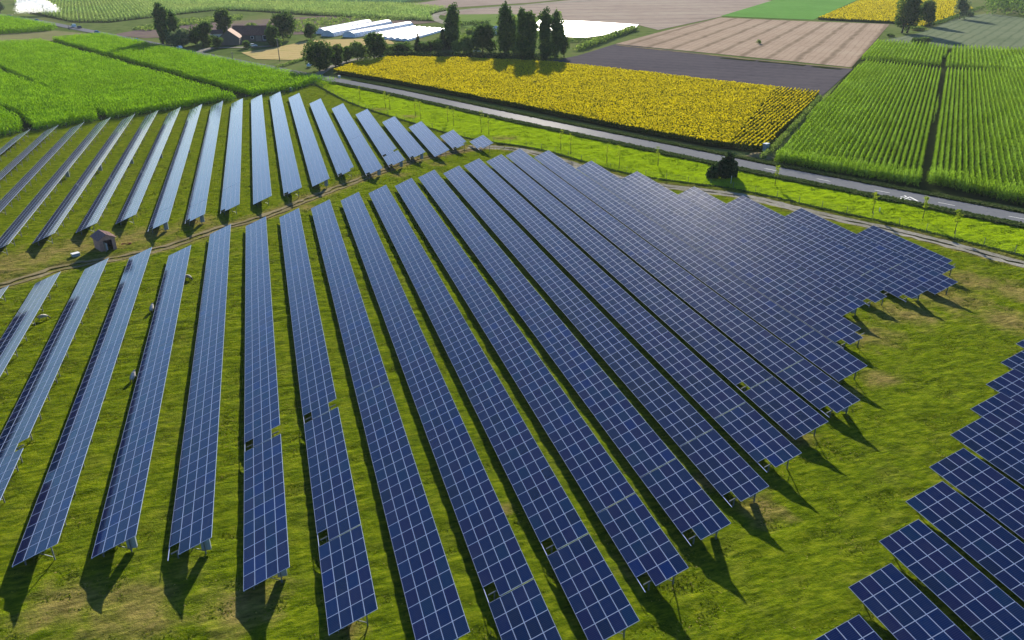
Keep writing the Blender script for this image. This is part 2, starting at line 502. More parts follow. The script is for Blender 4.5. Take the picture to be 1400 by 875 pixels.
FIELD = {   # name: pixel outline, material
    'bare_soil_field': ([(842, 60), (985, 76), (1166, 94), (1124, 131), (1000, 118), (880, 103), (765, 90), (740, 86), (790, 76)],
        earth('dark_soil', (0.046, 0.043, 0.053), (0.068, 0.062, 0.071), big=0.02, fine=0.3, c3=(0.084, 0.077, 0.084), lines=[(across((800, 90), (1120, 108)), 9.0, 0.35, (0.099, 0.093, 0.099))])),
    'stubble_field': ([(985, 24), (1100, 29), (1216, 33), (1200, 52), (1164, 92), (985, 74), (842, 60), (905, 43)],
        earth('stubble', (0.203, 0.156, 0.117), (0.281, 0.218, 0.164), big=0.02, fine=0.25, c3=(0.312, 0.257, 0.195), lines=[(across((1065, 73), (1133, 31)), 13.0, 0.75, (0.117, 0.090, 0.062)), (across((1065, 73), (1133, 31)), 3.2, 0.35, (0.156, 0.117, 0.086))])),
    'ploughed_field': ([(640, 12), (720, 6), (840, -6), (1010, -6), (1060, 2), (985, 23), (900, 41), (872, 34), (770, 27), (640, 26), (600, 20)],
        earth('ploughed', (0.195, 0.156, 0.133), (0.257, 0.211, 0.176), big=0.01, fine=0.1, c3=(0.296, 0.265, 0.211), lines=[(across((700, 16), (1000, 12)), 34.0, 0.5, (0.156, 0.133, 0.117))])),
    'fallow_field': ([(560, 6), (600, 0), (700, -8), (845, -8), (720, 4), (640, 9), (600, 12)],
        earth('fallow', (0.203, 0.164, 0.140), (0.281, 0.234, 0.195), big=0.01, fine=0.1, lines=[(R(70), 24.0, 0.4, (0.172, 0.140, 0.117))])),
    'pasture': ([(618, 20), (700, 19), (760, 26), (745, 40), (650, 40), (622, 34)],
        earth('pasture_turf', (0.078, 0.133, 0.031), (0.133, 0.187, 0.055), big=0.02, fine=0.2)),
    'young_crop_field': ([(985, 22), (1085, -8), (1190, -8), (1112, 27)],
        earth('young_crop', (0.078, 0.179, 0.039), (0.109, 0.234, 0.055), big=0.02, fine=0.2, lines=[(R(60), 9.0, 0.3, (0.039, 0.109, 0.016))])),
    'grey_green_field': ([(1200, 57), (1262, 44), (1305, 26), (1350, 18), (1440, 30), (1440, 73), (1300, 66)],
        earth('beet_field', (0.078, 0.105, 0.058), (0.117, 0.144, 0.086), big=0.02, fine=0.3, c3=(0.148, 0.164, 0.101), lines=[(across((1318, 56), (1378, 24)), 6.0, 0.6, (0.058, 0.086, 0.047))])),
    'hay_strip': ([(-30, 48), (0, 47), (75, 42), (120, 46), (133, 49), (112, 51), (68, 56), (0, 61), (-30, 63)],
        earth('hay', (0.125, 0.133, 0.055), (0.187, 0.179, 0.094), big=0.03, fine=0.3, lines=[(R(98), 9.0, 0.5, (0.086, 0.094, 0.039))])),
    'garden_plot': ([(150, 48), (200, 39), (300, 30), (440, 22), (600, 30), (560, 34), (420, 47), (330, 48), (200, 52)],
        earth('garden_soil', (0.086, 0.066, 0.066), (0.133, 0.101, 0.094), big=0.02, fine=0.3, c3=(0.125, 0.133, 0.047))),
    'dry_yard': ([(330, 72), (372, 66), (425, 55), (530, 52), (540, 60), (470, 68), (440, 80), (400, 82), (350, 81)],
        earth('dry_grass', (0.257, 0.195, 0.078), (0.359, 0.281, 0.133), big=0.05, fine=0.5, c3=(0.234, 0.226, 0.078), lines=[(R(95), 8.0, 0.4, (0.172, 0.133, 0.055))])),
    'lawn': ([(430, 70), (520, 60), (760, 60), (770, 82), (600, 82), (440, 96)],
        earth('lawn', (0.055, 0.078, 0.023), (0.101, 0.125, 0.047), big=0.05, fine=0.4)),
}
for i, (nm, (px, m)) in enumerate(FIELD.items()):
    tag(flat_poly(nm, outline(px), 0.02 + 0.006 * i, m), kind='structure')

tag(strip('road', ROAD, -3.6, 3.6, 0.14, M['asphalt']), kind='structure')
def ruts(name, L, z, m, offs):
    A_ = []
    for a, b in offs:
        L2 = smooth_line([tuple(q) for q in L], 1.2)
        o = strip(name + '_part', L2, a, b, z, m, 0.24); A_.append(o)
    vs_, fs_ = [], []
    for o in A_:
        k = len(vs_); vs_ += [tuple(v.co) for v in o.data.vertices]; fs_ += [tuple(i + k for i in p.vertices) for p in o.data.polygons]
        bpy.data.objects.remove(o)
    return tag(link(name, np_mesh(name, vs_, fs_), m), kind='structure')
ruts('dirt_track', TRACK, 0.06, M['track'], ((-1.3, -0.35), (0.45, 1.3)))
ruts('gravel_track', EDGE_TRACK, 0.065, M['gravel_track'], ((-1.9, -0.15), (0.35, 1.6)))
LANE = smooth_line([tuple(ground(*p)) for p in ((622, 36), (601, 29), (594, 23), (606, 17), (640, 13), (720, 7), (830, -1))], 6.0)
tag(strip('farm_lane', LANE, -3.2, 3.2, 0.12, M['gravel_track']), kind='structure')
DRIVE = smooth_line([tuple(ground(*p)) for p in ((433, 103), (452, 92), (477, 83.5), (500, 79), (530, 77))], 3.0)
tag(strip('farm_driveway', DRIVE, -1.7, 1.7, 0.13, M['gravel_track'], 0.12), kind='structure')
YARD = smooth_line([tuple(ground(*p)) for p in ((268, 73), (290, 66), (330, 65), (372, 63))], 4.0)
tag(strip('yard_drive', YARD, -2.5, 2.5, 0.135, M['gravel_track'], 0.2), kind='structure')

MARG = smooth_line([tuple(ground(*p)) for p in ((840, 61.5), (985, 77), (1080, 86.5), (1165, 94))], 4.0)
tag(strip('field_margin', MARG, -1.2, 1.2, 0.10, M['track'], 0.5), kind='structure')
for pa, pb in (((985, 79.5), (1032, 83.6)), ((1036, 83.8), (1100, 90)), ((1110, 91), (1150, 95))):
    tag(strip('ditch', smooth_line([ground(*pa), ground(*pb)], 3.0), -2.0, 1.2, 0.115, M['dark_soil'], 0.4), kind='structure')

# painted dashes on the road and the pair of open white triangles
mk = MB()
dn = normals2(ROAD)
seg = np.r_[0, np.cumsum(np.hypot(*np.diff(ROAD, axis=0).T))]
def on_road(s, off):
    p = np.array([np.interp(s, seg, ROAD[:, 0]), np.interp(s, seg, ROAD[:, 1])])
    n = np.array([np.interp(s, seg, dn[:, 0]), np.interp(s, seg, dn[:, 1])])
    return p + n * off
def road_s(px):
    g = ground(*px); return seg[np.argmin(np.hypot(*(ROAD - g).T))]
s0 = road_s((1126, 247))
for k in range(-1, 8):
    s = s0 + k * 13.0
    if s > seg[-1] - 5: break
    a, b, c, d = on_road(s - 1.6, -0.07), on_road(s + 1.6, -0.07), on_road(s + 1.6, 0.07), on_road(s - 1.6, 0.07)
    mk.face([(*q, 0.146) for q in (a, b, c, d)])
lk = mk.build('road_marking_lines', M['white_paint']); tag(lk, kind='structure')
mk = MB()
def stroke(p, q, w):
    p, q = np.array(p), np.array(q); d = (q - p) / np.hypot(*(q - p)); n = np.array([-d[1], d[0]]) * w / 2
    mk.face([(*r_, 0.147) for r_ in (p - n, q - n, q + n, p + n)])
tri = [ground(*q) for q in ((1233, 275.2), (1243.5, 270.0), (1254.5, 275.8))]
stroke(tri[0], tri[1], 0.22); stroke(tri[1], tri[2], 0.32)
stroke(ground(1232, 274.8), ground(1249, 276.2), 0.26)
stroke(ground(1241, 272.7), ground(1248.5, 275.6), 0.18)
mk2 = [ground(*q) for q in ((1224.5, 271.8), (1230, 272.6), (1236, 267.8), (1239, 269.6))]
stroke(mk2[0], mk2[1], 0.28); stroke(mk2[1], mk2[3], 0.22); stroke(mk2[2], mk2[3], 0.2); stroke(ground(1231, 269.9), ground(1237, 270.8), 0.3)
tag(mk.build('road_marking', M['white_paint']), 'white painted triangle symbol on the grey road by the corn', 'road marking', kind='thing')


# ------------------------------------------------------------------ crops and other growth nobody could count
def blades(base, azim, length, width, rise, droop):
    """n leaf blades of two quads each -> verts, faces"""
    n = len(base)
    d = np.stack([np.cos(azim), np.sin(azim)], 1); s = np.stack([-d[:, 1], d[:, 0]], 1)
    def pt(f, zz, wd):
        xy = base[:, :2] + d * (length * f)[:, None]
        z = base[:, 2] + zz
        return np.concatenate([np.c_[xy + s * (width * wd)[:, None], z][:, None], np.c_[xy - s * (width * wd)[:, None], z][:, None]], 1)
    one = np.ones(n)
    a, b, c = pt(0 * one, 0 * rise, 0.35 * one), pt(0.5 * one, rise, 0.5 * one), pt(one, rise - droop, 0.06 * one)
    v = np.concatenate([a, b, c], 1)                       # n,6,3
    i = np.arange(n)[:, None] * 6
    f = np.concatenate([i + np.array([[0, 1, 3, 2]]), i + np.array([[2, 3, 5, 4]])], 0)
    return v.reshape(-1, 3), f


def row_points(poly, ang, row, along, jit=0.25, holes=()):
    c, s = math.cos(ang), math.sin(ang)
    q = poly @ np.array([[c, -s], [s, c]])                 # into row space: x along
    lo, hi = q.min(0), q.max(0)
    xs = np.arange(lo[0], hi[0], along); ys = np.arange(lo[1], hi[1], row)
    X, Y = np.meshgrid(xs, ys)
    p = np.c_[X.ravel() + rng.uniform(-0.5, 0.5, X.size) * along, Y.ravel() + rng.normal(0, jit * row * 0.4, Y.size)]
    p = p @ np.array([[c, s], [-s, c]])
    return p[inside(p, poly)]


CORN = leafy('maize_leaf', [(0.0, (0.030, 0.100, 0.003)), (0.5, (0.115, 0.280, 0.004)), (1.0, (0.230, 0.400, 0.018))], 0.40, 0.7, (0.22, 0.42, 0.004), (0.03, (0.105, 0.20, 0.004), 0.5))
CORN_R = leafy('maize_leaf_rows', [(0.0, (0.035, 0.100, 0.004)), (0.5, (0.165, 0.310, 0.020)), (1.0, (0.310, 0.460, 0.085))], 0.40, 0.7, (0.24, 0.40, 0.012), (0.05, (0.13, 0.20, 0.015), 0.4))


def corn(name, poly, ang, row, along, h, m, label, leaves=5, size=1.0):
    p = row_points(poly, ang, row, along, 0.16)
    hh = h * (0.76 + 0.16 * value_noise(p[:, 0], p[:, 1], 9, 5) + 0.22 * value_noise(p[:, 0], p[:, 1], 1.6 * size, 6) + rng.normal(0, 0.05, len(p)))
    P = np.repeat(np.c_[p, hh], leaves, 0)
    n = len(P)
    lev = np.tile(np.linspace(0.14, 0.97, leaves), len(p)) + rng.uniform(-0.06, 0.06, n)
    top = lev > 0.8
    B = P.copy(); B[:, 2] = P[:, 2] * lev
    ln = np.where(top, 0.42, 0.75) * size * rng.uniform(0.8, 1.25, n)
    v, f = blades(B, rng.uniform(0, 2 * np.pi, n), ln, np.where(top, 0.10, 0.14) * size * 1.15, np.where(top, 0.42, 0.24) * size, np.where(top, 0.10, 0.42) * size)
    cl = value_noise(p[:, 0], p[:, 1], 2.6 * size, 61) * 0.6 + value_noise(p[:, 0], p[:, 1], 1.3 * size, 62) * 0.4
    var = np.clip(rng.normal(0.42, 0.14, n) + 1.5 * (np.repeat(cl, leaves) - 0.5) + 0.30 * (lev - 0.5), 0, 1)
    o = link(name, np_mesh(name, v, f, np.concatenate([var, var])), m)
    return tag(o, label, 'corn', kind='stuff')


A = lambda *px: outline(px)
# big green field beyond the first block, cut by three lanes
cornN = CORN_NEAR
road_left = ROAD[(ROAD[:, 1] > 318) & (ROAD[:, 1] < 540)] - normals2(ROAD)[(ROAD[:, 1] > 318) & (ROAD[:, 1] < 540)] * -6.5
blk = [
    (outline([(343, 132.5), (398, 126), (430, 115.5)]), road_left[::-1], outline([(137, 50.5), (112, 52.5), (72, 57)]), 'lush corn block between the road and the first sunken lane'),
    (outline([(150, 164.5), (200, 157), (300, 141), (326, 138)]), np.zeros((0, 2)), outline([(58, 59.6), (20, 61.5), (-50, 66), (-60, 80), (0, 95)]), 'widest lush corn block between two dark lanes, above the pale panels'),
]
ANG = math.atan2(*(ground(68, 57) - ground(335, 122))[::-1])
flat = []
flat.append(flat_poly('corn_field_soil', np.concatenate([CORN_NEAR, road_left[::-1], outline([(137, 50), (68, 56), (0, 61), (-60, 66)])]), 0.004, M['dark_soil']))
corn('corn_crop', np.concatenate([blk[0][0], blk[0][1], blk[0][2]]), ANG, 1.0, 0.62, 2.5, CORN, blk[0][3], 6, 1.4)
corn('corn_crop', np.concatenate([blk[1][0], blk[1][2]]), ANG, 1.0, 0.62, 2.5, CORN, blk[1][3], 6, 1.4)
corn('corn_crop', outline([(50, 180), (120, 169), (135, 167), (130, 155.5), (70, 129.5), (0, 102), (-60, 81), (-75, 140), (0, 149), (28, 160)]), ANG, 1.0, 0.55, 2.5, CORN, 'corn block with dark lanes on both long sides, over the thinnest panel rows', 6, 1.35)
corn('corn_crop', outline([(-60, 199), (0, 188), (30, 183), (30, 168), (22, 163), (0, 153), (-60, 143)]), ANG, 1.0, 0.5, 2.4, CORN, 'small corner of corn behind the wire fence, at the photo edge', 5, 1.3)
corn('corn_crop', outline([(-40, 51), (0, 47.5), (50, 44.5), (74, 42), (78, 39.5), (50, 34), (0, 25), (-40, 20)]), ANG, 1.4, 1.0, 3.0, CORN, 'corn wedge between the far road and the mown hay strip', 4, 2.0)

# right hand maize in drilled rows
r1 = outline([(1056, 222), (1130, 235), (1257, 255.5), (1280, 150), (1287, 100), (1240, 93), (1181, 87.5), (1120, 148)])
r2 = outline([(1265.5, 252), (1330, 266), (1400, 281), (1470, 296), (1560, 130), (1400, 102), (1291, 99), (1286, 150)])
r3 = outline([(1176, 82.5), (1240, 88), (1284, 91.5), (1298, 67.5), (1250, 63), (1200, 59.5)])
r4 = outline([(1290, 92), (1350, 97), (1400, 100), (1560, 118), (1560, 86), (1400, 72), (1303, 67.5)])
RANG = math.atan2(*(ground(1287, 99) - ground(1258, 250))[::-1])
flat.append(flat_poly('maize_field_soil', outline([(1052, 223), (1130, 237), (1249, 257.5), (1400, 284), (1500, 306), (1700, 100), (1400, 68), (1200, 57), (1172, 84), (1120, 145)]), 0.003, M['dark_soil']))
corn('corn_crop', r1, RANG, 1.3, 0.36, 2.4, CORN_R, 'corn in straight drilled rows between the sunflowers and the dark lane', 8, 0.8)
corn('corn_crop', r2, RANG, 1.3, 0.36, 2.4, CORN_R, 'corn in drilled rows beyond the dark lane, running out of the photo', 8, 0.8)
corn('corn_crop', r3, RANG, 1.6, 0.45, 2.3, CORN_R, 'small ribbed corn plot with a dark hole, under the round bush', 5, 1.3)
corn('corn_crop', r4, RANG, 1.6, 0.45, 2.3, CORN_R, 'ribbed corn strip below the grey green field', 5, 1.3)
# unthinned headland along the road
hl = outline([(1057, 222.5), (1130, 235.5), (1256, 256.5), (1259, 244), (1130, 225), (1066, 213)])
corn('corn_crop', hl, RANG + 1.57, 0.9, 0.45, 2.35, CORN_R, 'corn headland with no rows along the road, left of the dark lane', 7, 1.0)
hl2 = outline([(1267, 252.5), (1330, 266.5), (1400, 281.5), (1470, 297), (1470, 286), (1400, 268), (1330, 254), (1270, 241)])
corn('corn_crop', hl2, RANG + 1.57, 0.9, 0.45, 2.35, CORN_R, 'corn headland with no rows along the road, right of the dark lane', 7, 1.0)

# pale crops beyond the road at the top
PALE = leafy('pale_crop', [(0.0, (0.12, 0.22, 0.05)), (0.5, (0.19, 0.31, 0.075)), (1.0, (0.27, 0.38, 0.10))], 0.45, 0.7, None, (0.012, (0.27, 0.32, 0.08), 0.5))
flat.append(flat_poly('far_crop_soil', outline([(40, 19), (100, 30.5), (150, 31), (230, 21.5), (300, 14), (350, 16), (430, 22), (595, 29.5), (585, 22), (620, 14), (540, 6), (430, 4), (300, -12), (0, -30)]), 0.008, M['dark_soil']))
corn('pale_crop', outline([(50, 18), (100, 30), (150, 30.5), (230, 21), (300, 13.5), (360, 15.5), (440, 21), (560, 28), (592, 29), (585, 21), (612, 13), (545, 7), (430, 4.5), (345, 4), (300, -14), (100, -20), (20, 5)]), R(100), 2.6, 1.5, 2.3, PALE, 'wide pale green crop beyond the farm, bent round the corner', 4, 2.9)
corn('pale_crop', outline([(345, 3), (430, 3), (545, 5.5), (640, -8), (500, -16), (360, -14)]), R(100), 3.6, 2.2, 1.6, leafy('blue_crop', [(0, (0.08, 0.18, 0.08)), (1, (0.17, 0.28, 0.14))], 0.3, 0.6), 'blue green crop along the very top of the photo', 4, 3.5)

# sunflowers
SUN_LEAF = leafy('sunflower_leaf', [(0.0, (0.020, 0.045, 0.006)), (1.0, (0.085, 0.105, 0.012))], 0.3, 0.7)
SUN_HEAD = leafy('sunflower_petals', [(0.0, (0.17, 0.150, 0.006)), (0.5, (0.36, 0.300, 0.006)), (1.0, (0.56, 0.47, 0.014))], 0.35, 0.7, (0.50, 0.42, 0.0), (0.05, (0.27, 0.25, 0.014), 0.45))


def sunflowers(name, poly, ang, row, along, h, size, label, jit=0.6):
    p = row_points(poly, ang, row, along, jit)
    n = len(p)
    hh = h * (0.9 + 0.18 * value_noise(p[:, 0], p[:, 1], 6, 9) + rng.normal(0, 0.06, n))
    k = 4
    B = np.repeat(np.c_[p, hh], k, 0); lev = np.tile(np.linspace(0.35, 0.86, k), n) + rng.uniform(-.05, .05, n * k)
    B[:, 2] *= lev
    v, f = blades(B, rng.uniform(0, 2 * np.pi, n * k), 0.5 * size * rng.uniform(0.7, 1.2, n * k), 0.30 * size * np.ones(n * k), 0.12 * size * np.ones(n * k), 0.26 * size * np.ones(n * k))
    var = rng.random(n * k)
    # heads: five sided cups nodding to the east
    r = 0.215 * size * rng.uniform(0.7, 1.25, n)
    az = rng.normal(-math.pi / 2, 0.8, n); el = R(38) + rng.normal(0, 0.3, n)
    nrm = np.stack([np.cos(az) * np.cos(el), np.sin(az) * np.cos(el), np.sin(el)], 1)
    t1 = np.cross(nrm, [0, 0, 1]); t1 /= np.linalg.norm(t1, axis=1)[:, None]; t2 = np.cross(nrm, t1)
    c = np.c_[p, hh]
    ang6 = np.arange(6) * np.pi / 3
    ring = c[:, None] + r[:, None, None] * (np.cos(ang6)[None, :, None] * t1[:, None] + np.sin(ang6)[None, :, None] * t2[:, None])
    ctr = (c - nrm * 0.06 * size)[:, None]
    hv = np.concatenate([ctr, ring], 1).reshape(-1, 3)
    i = np.arange(n)[:, None] * 7
    hf = np.concatenate([i + np.array([[0, 1, 2, 3]]), i + np.array([[0, 3, 4, 5]]), i + np.array([[0, 5, 6, 1]])], 0) + len(v)
    hvar = np.tile(np.clip(rng.normal(0.55, 0.25, n), 0, 1), 3)
    me = np_mesh(name, np.concatenate([v, hv]), np.concatenate([f, hf]), np.concatenate([var, var, hvar]), mi=np.r_[np.zeros(len(f)), np.ones(len(hf))])
    return tag(link(name, me, [SUN_LEAF, SUN_HEAD]), label, 'sunflowers', kind='stuff')


sf = outline([(456, 101), (480, 92), (530, 82.5), (620, 83), (760, 90), (880, 103), (1000, 118), (1122, 131), (1100, 153), (1046, 207), (1025, 208), (964, 200), (860, 180), (700, 147), (560, 119)])
flat.append(flat_poly('sunflower_field_soil', sf, 0.006, M['dark_soil']))
sfa = outline([(456, 101), (480, 92), (530, 82.5), (620, 83), (760, 90), (880, 103), (1000, 118), (1062, 124.5), (1040, 150), (996, 204), (964, 200), (860, 180), (700, 147), (560, 119)])
sfb = outline([(1063, 124.5), (1122, 131), (1100, 153), (1046, 207), (1025, 208), (997, 204), (1041, 150)])
sunflowers('sunflower_crop', sfa, RANG - 0.02, 0.75, 0.46, 1.75, 1.12, 'golden sunflowers filling the long field behind the road')
sunflowers('sunflower_crop', sfb, RANG - 0.02, 1.2, 0.40, 1.70, 1.05, 'sunflowers in clear drilled rows next to the ribbed corn', 0.3)
sf2 = outline([(1118, 27), (1215, 32), (1232, 33), (1240, 38), (1262, 38), (1278, 33), (1330, 14), (1312, 3), (1240, -6), (1190, -4)])
flat.append(flat_poly('far_sunflower_soil', sf2, 0.010, M['dark_soil']))
sunflowers('sunflower_crop', sf2, RANG, 1.6, 1.1, 1.6, 2.2, 'bright yellow far sunflowers behind the leaning big tree')
for o in flat: tag(o, kind='structure')

# meadow tufts
TUFT = leafy('meadow_blades', [(0.0, (0.030, 0.055, 0.003)), (0.45, (0.100, 0.140, 0.006)), (0.8, (0.200, 0.230, 0.016)), (1.0, (0.30, 0.25, 0.08))], 0.4, 0.8)
LUSH = leafy('verge_blades', [(0.0, (0.070, 0.130, 0.003)), (0.5, (0.16, 0.245, 0.005)), (1.0, (0.26, 0.34, 0.012))], 0.45, 0.8)
DITCH = leafy('ditch_weeds', [(0.0, (0.022, 0.050, 0.010)), (0.6, (0.060, 0.095, 0.022)), (1.0, (0.14, 0.16, 0.06))], 0.3, 0.6)


def tufts(name, p, size, m, label, k=3, shift=0.0, z=0.02):
    n = len(p) * k
    B = np.repeat(np.c_[p, np.full(len(p), z)], k, 0)
    B[:, :2] += rng.normal(0, 0.07 * size, (n, 2))
    s = size * rng.uniform(0.6, 1.4, n)
    v, f = blades(B, rng.uniform(0, 2 * np.pi, n), 0.30 * s, 0.10 * s, 0.15 * s, 0.02 * s)
    var = np.clip(rng.normal(0.42, 0.28, n) + shift, 0, 1)
    return tag(link(name, np_mesh(name, v, f, np.concatenate([var, var])), m), label, 'grass', kind='stuff')


def scatter(n, x0, x1, y0, y1):
    p = np.c_[rng.uniform(x0, x1, n), rng.uniform(y0, y1, n)]
    return p
p = scatter(330000, -62, 132, 22, 150)
q = value_noise(p[:, 0], p[:, 1], 1.1, 21) * 0.6 + value_noise(p[:, 0], p[:, 1], 3.4, 22) * 0.4
dt = np.minimum(dist_line(p, TRACK), dist_line(p, EDGE_TRACK))
keep = (q > 0.30) & (dt > 2.2) & inside(p, SITE) & ~right_of_fence(p)
tufts('meadow_grass', p[keep], 0.8, TUFT, 'yellow green meadow grass under and between the panel rows', 2)
p = scatter(90000, -140, 60, 150, 330)
q = value_noise(p[:, 0], p[:, 1], 1.6, 23)
keep = (q > 0.45) & inside(p, SITE) & (dist_line(p, TRACK) > 2.4) & ~right_of_fence(p)
tufts('meadow_grass', p[keep], 1.2, TUFT, 'meadow grass round the paler far block of panels', 2)
ss = rng.uniform(seg[np.argmin(np.abs(ROAD[:, 1] - 325))], seg[-1], 90000)
oo = rng.uniform(5.8, 40, len(ss))
pv = np.array([np.interp(ss, seg, ROAD[:, 0]), np.interp(ss, seg, ROAD[:, 1])]).T + np.array([np.interp(ss, seg, dn[:, 0]), np.interp(ss, seg, dn[:, 1])]).T * oo[:, None]
keep = (value_noise(pv[:, 0], pv[:, 1], 1.4, 25) > 0.3) & (dist_line(pv, EDGE_TRACK) > 2.3) & right_of_fence(pv)
tufts('verge_grass', pv[keep], 1.1, LUSH, 'bright verge grass between the road and the gravel track', 2)
for a, b, cnt, sz, sh, lb in ((4.0, 6.2, 16000, 2.6, 0.0, 'dark ditch weeds along the solar side of the road'), (-6.0, -4.2, 11000, 2.2, 0.15, 'ragged weeds between the road and the sunflowers')):
    ss = rng.uniform(seg[np.argmin(np.abs(ROAD[:, 1] - 322))], seg[-1], cnt)
    oo = rng.uniform(a, b, cnt)
    pv = np.array([np.interp(ss, seg, ROAD[:, 0]), np.interp(ss, seg, ROAD[:, 1])]).T + np.array([np.interp(ss, seg, dn[:, 0]), np.interp(ss, seg, dn[:, 1])]).T * oo[:, None]
    tufts('roadside_weeds', pv, sz, DITCH, lb, 3, sh)
fs = np.r_[0, np.cumsum(np.hypot(*np.diff(FENCE, axis=0).T))]
ss = rng.uniform(0, fs[-1], 9000)
pv = np.array([np.interp(ss, fs, FENCE[:, 0]), np.interp(ss, fs, FENCE[:, 1])]).T + rng.normal(0, 0.22, (9000, 2))
tufts('fence_line_weeds', pv, 1.5, DITCH, 'uncut weeds with painted shade along the wire fence beside the gravel', 3, -0.1)  # taller growth, toned dark to paint in the shading along the fence line

# ------------------------------------------------------------------ trees, hedges, bushes
TREE = {
    'dark': leafy('tree_leaf_dark', [(0.0, (0.024, 0.058, 0.014)), (0.5, (0.058, 0.106, 0.020)), (1.0, (0.133, 0.202, 0.031))], 0.42, 0.6),
    'poplar': leafy('poplar_leaf', [(0.0, (0.029, 0.070, 0.017)), (0.5, (0.065, 0.127, 0.026)), (1.0, (0.163, 0.240, 0.043))], 0.42, 0.6),
    'light': leafy('tree_leaf_light', [(0.0, (0.061, 0.115, 0.023)), (0.5, (0.133, 0.202, 0.036)), (1.0, (0.265, 0.336, 0.065))], 0.38, 0.6),
    'grey': leafy('willow_leaf', [(0.0, (0.061, 0.106, 0.043)), (0.5, (0.112, 0.163, 0.065)), (1.0, (0.204, 0.259, 0.101))], 0.35, 0.6),
    'young': leafy('sapling_leaf', [(0.0, (0.12, 0.18, 0.010)), (0.5, (0.20, 0.26, 0.014)), (1.0, (0.30, 0.34, 0.03))], 0.45, 0.6),
    'spiny': leafy('bush_leaf_dark', [(0.0, (0.012, 0.028, 0.010)), (0.6, (0.035, 0.068, 0.020)), (1.0, (0.105, 0.155, 0.040))], 0.3, 0.6),
}


def leaf_cloud(centres, radii, n, size, shell=0.55):
    """n leaf clumps spread through ellipsoids -> verts, faces, var"""
    centres, radii = np.asarray(centres, float), np.asarray(radii, float)
    w = np.prod(radii, 1) ** 0.67
    pick = rng.choice(len(centres), n, p=w / w.sum())
    d = rng.normal(size=(n, 3)); d /= np.linalg.norm(d, axis=1)[:, None]
    rr = rng.uniform(shell ** 2, 1.0, n) ** 0.5
    c = centres[pick] + d * radii[pick] * rr[:, None] + rng.normal(0, size * 0.25, (n, 3))
    nr = d * 0.8 + rng.normal(0, 0.7, (n, 3)); nr /= np.linalg.norm(nr, axis=1)[:, None]
    t1 = np.cross(nr, rng.normal(size=(n, 3))); t1 /= np.linalg.norm(t1, axis=1)[:, None]
    t2 = np.cross(nr, t1)
    s = size * rng.uniform(0.55, 1.3, n)[:, None]
    v = np.stack([c - t1 * s * 0.5, c - t2 * s * 0.36 + nr * s * 0.12, c + t1 * s * 0.5, c + t2 * s * 0.36 - nr * s * 0.08], 1)
    clump = rng.normal(0, 0.16, len(centres))[pick]
    var = np.clip(0.42 + clump + rng.normal(0, 0.18, n), 0, 1)
    return v.reshape(-1, 3), np.arange(n * 4).reshape(-1, 4), var


def crown_blobs(kind, h, w, lean=0.0):
    c, r = [], []
    if kind == 'column':
        k = 13
        for i in range(k):
            t = i / (k - 1)
            z = h * (0.10 + 0.84 * t)
            prof = (0.72 + 0.28 * min(1, t / 0.2) if t < 0.70 else math.sqrt(max(0.10, 1 - ((t - 0.70) / 0.34) ** 2))) * w / 2
            for _ in range(2):
                a = random.uniform(0, 6.28); o = prof * random.uniform(0.15, 0.5)
                c.append((o * math.cos(a), o * math.sin(a), z + random.uniform(-0.03, 0.03) * h)); s = prof * random.uniform(0.6, 0.9)
                r.append((s, s, h * random.uniform(0.09, 0.15)))
    elif kind == 'cone':
        for i in range(12):
            t = i / 11
            s = w / 2 * (1.02 - t) + 0.1
            a = random.uniform(0, 6.28)
            c.append((0.25 * s * math.cos(a), 0.25 * s * math.sin(a), h * (0.12 + 0.85 * t))); r.append((s * 0.85, s * 0.85, h * 0.07))
    elif kind == 'mound':
        for i in range(13):
            a = random.uniform(0, 6.28); o = w / 2 * math.sqrt(random.random()) * 0.72
            s = w * random.uniform(0.16, 0.27)
            z = max(s * 0.5, (h - s) * random.uniform(0.35, 1.0) * (1 - 0.55 * (2 * o / w) ** 2))
            c.append((o * math.cos(a), o * math.sin(a), z)); r.append((s, s, s * random.uniform(0.75, 1.0) * min(1.3, h / w * 1.3)))
    else:
        k = 16
        for i in range(k):
            a = random.uniform(0, 6.28); t = (i + 0.5) / k
            z = h * (0.24 + 0.66 * t)
            prof = math.sqrt(max(0.05, 1 - ((t - 0.42) / 0.66) ** 2)) * w / 2
            o = prof * random.uniform(0.25, 0.75)
            s = w * random.uniform(0.19, 0.29)
            c.append((o * math.cos(a) + lean * w * t, o * math.sin(a), min(z, h - s * 0.8))); r.append((s, s, s * random.uniform(0.75, 1.05) * max(0.8, min(1.5, h / w))))
    return c, r


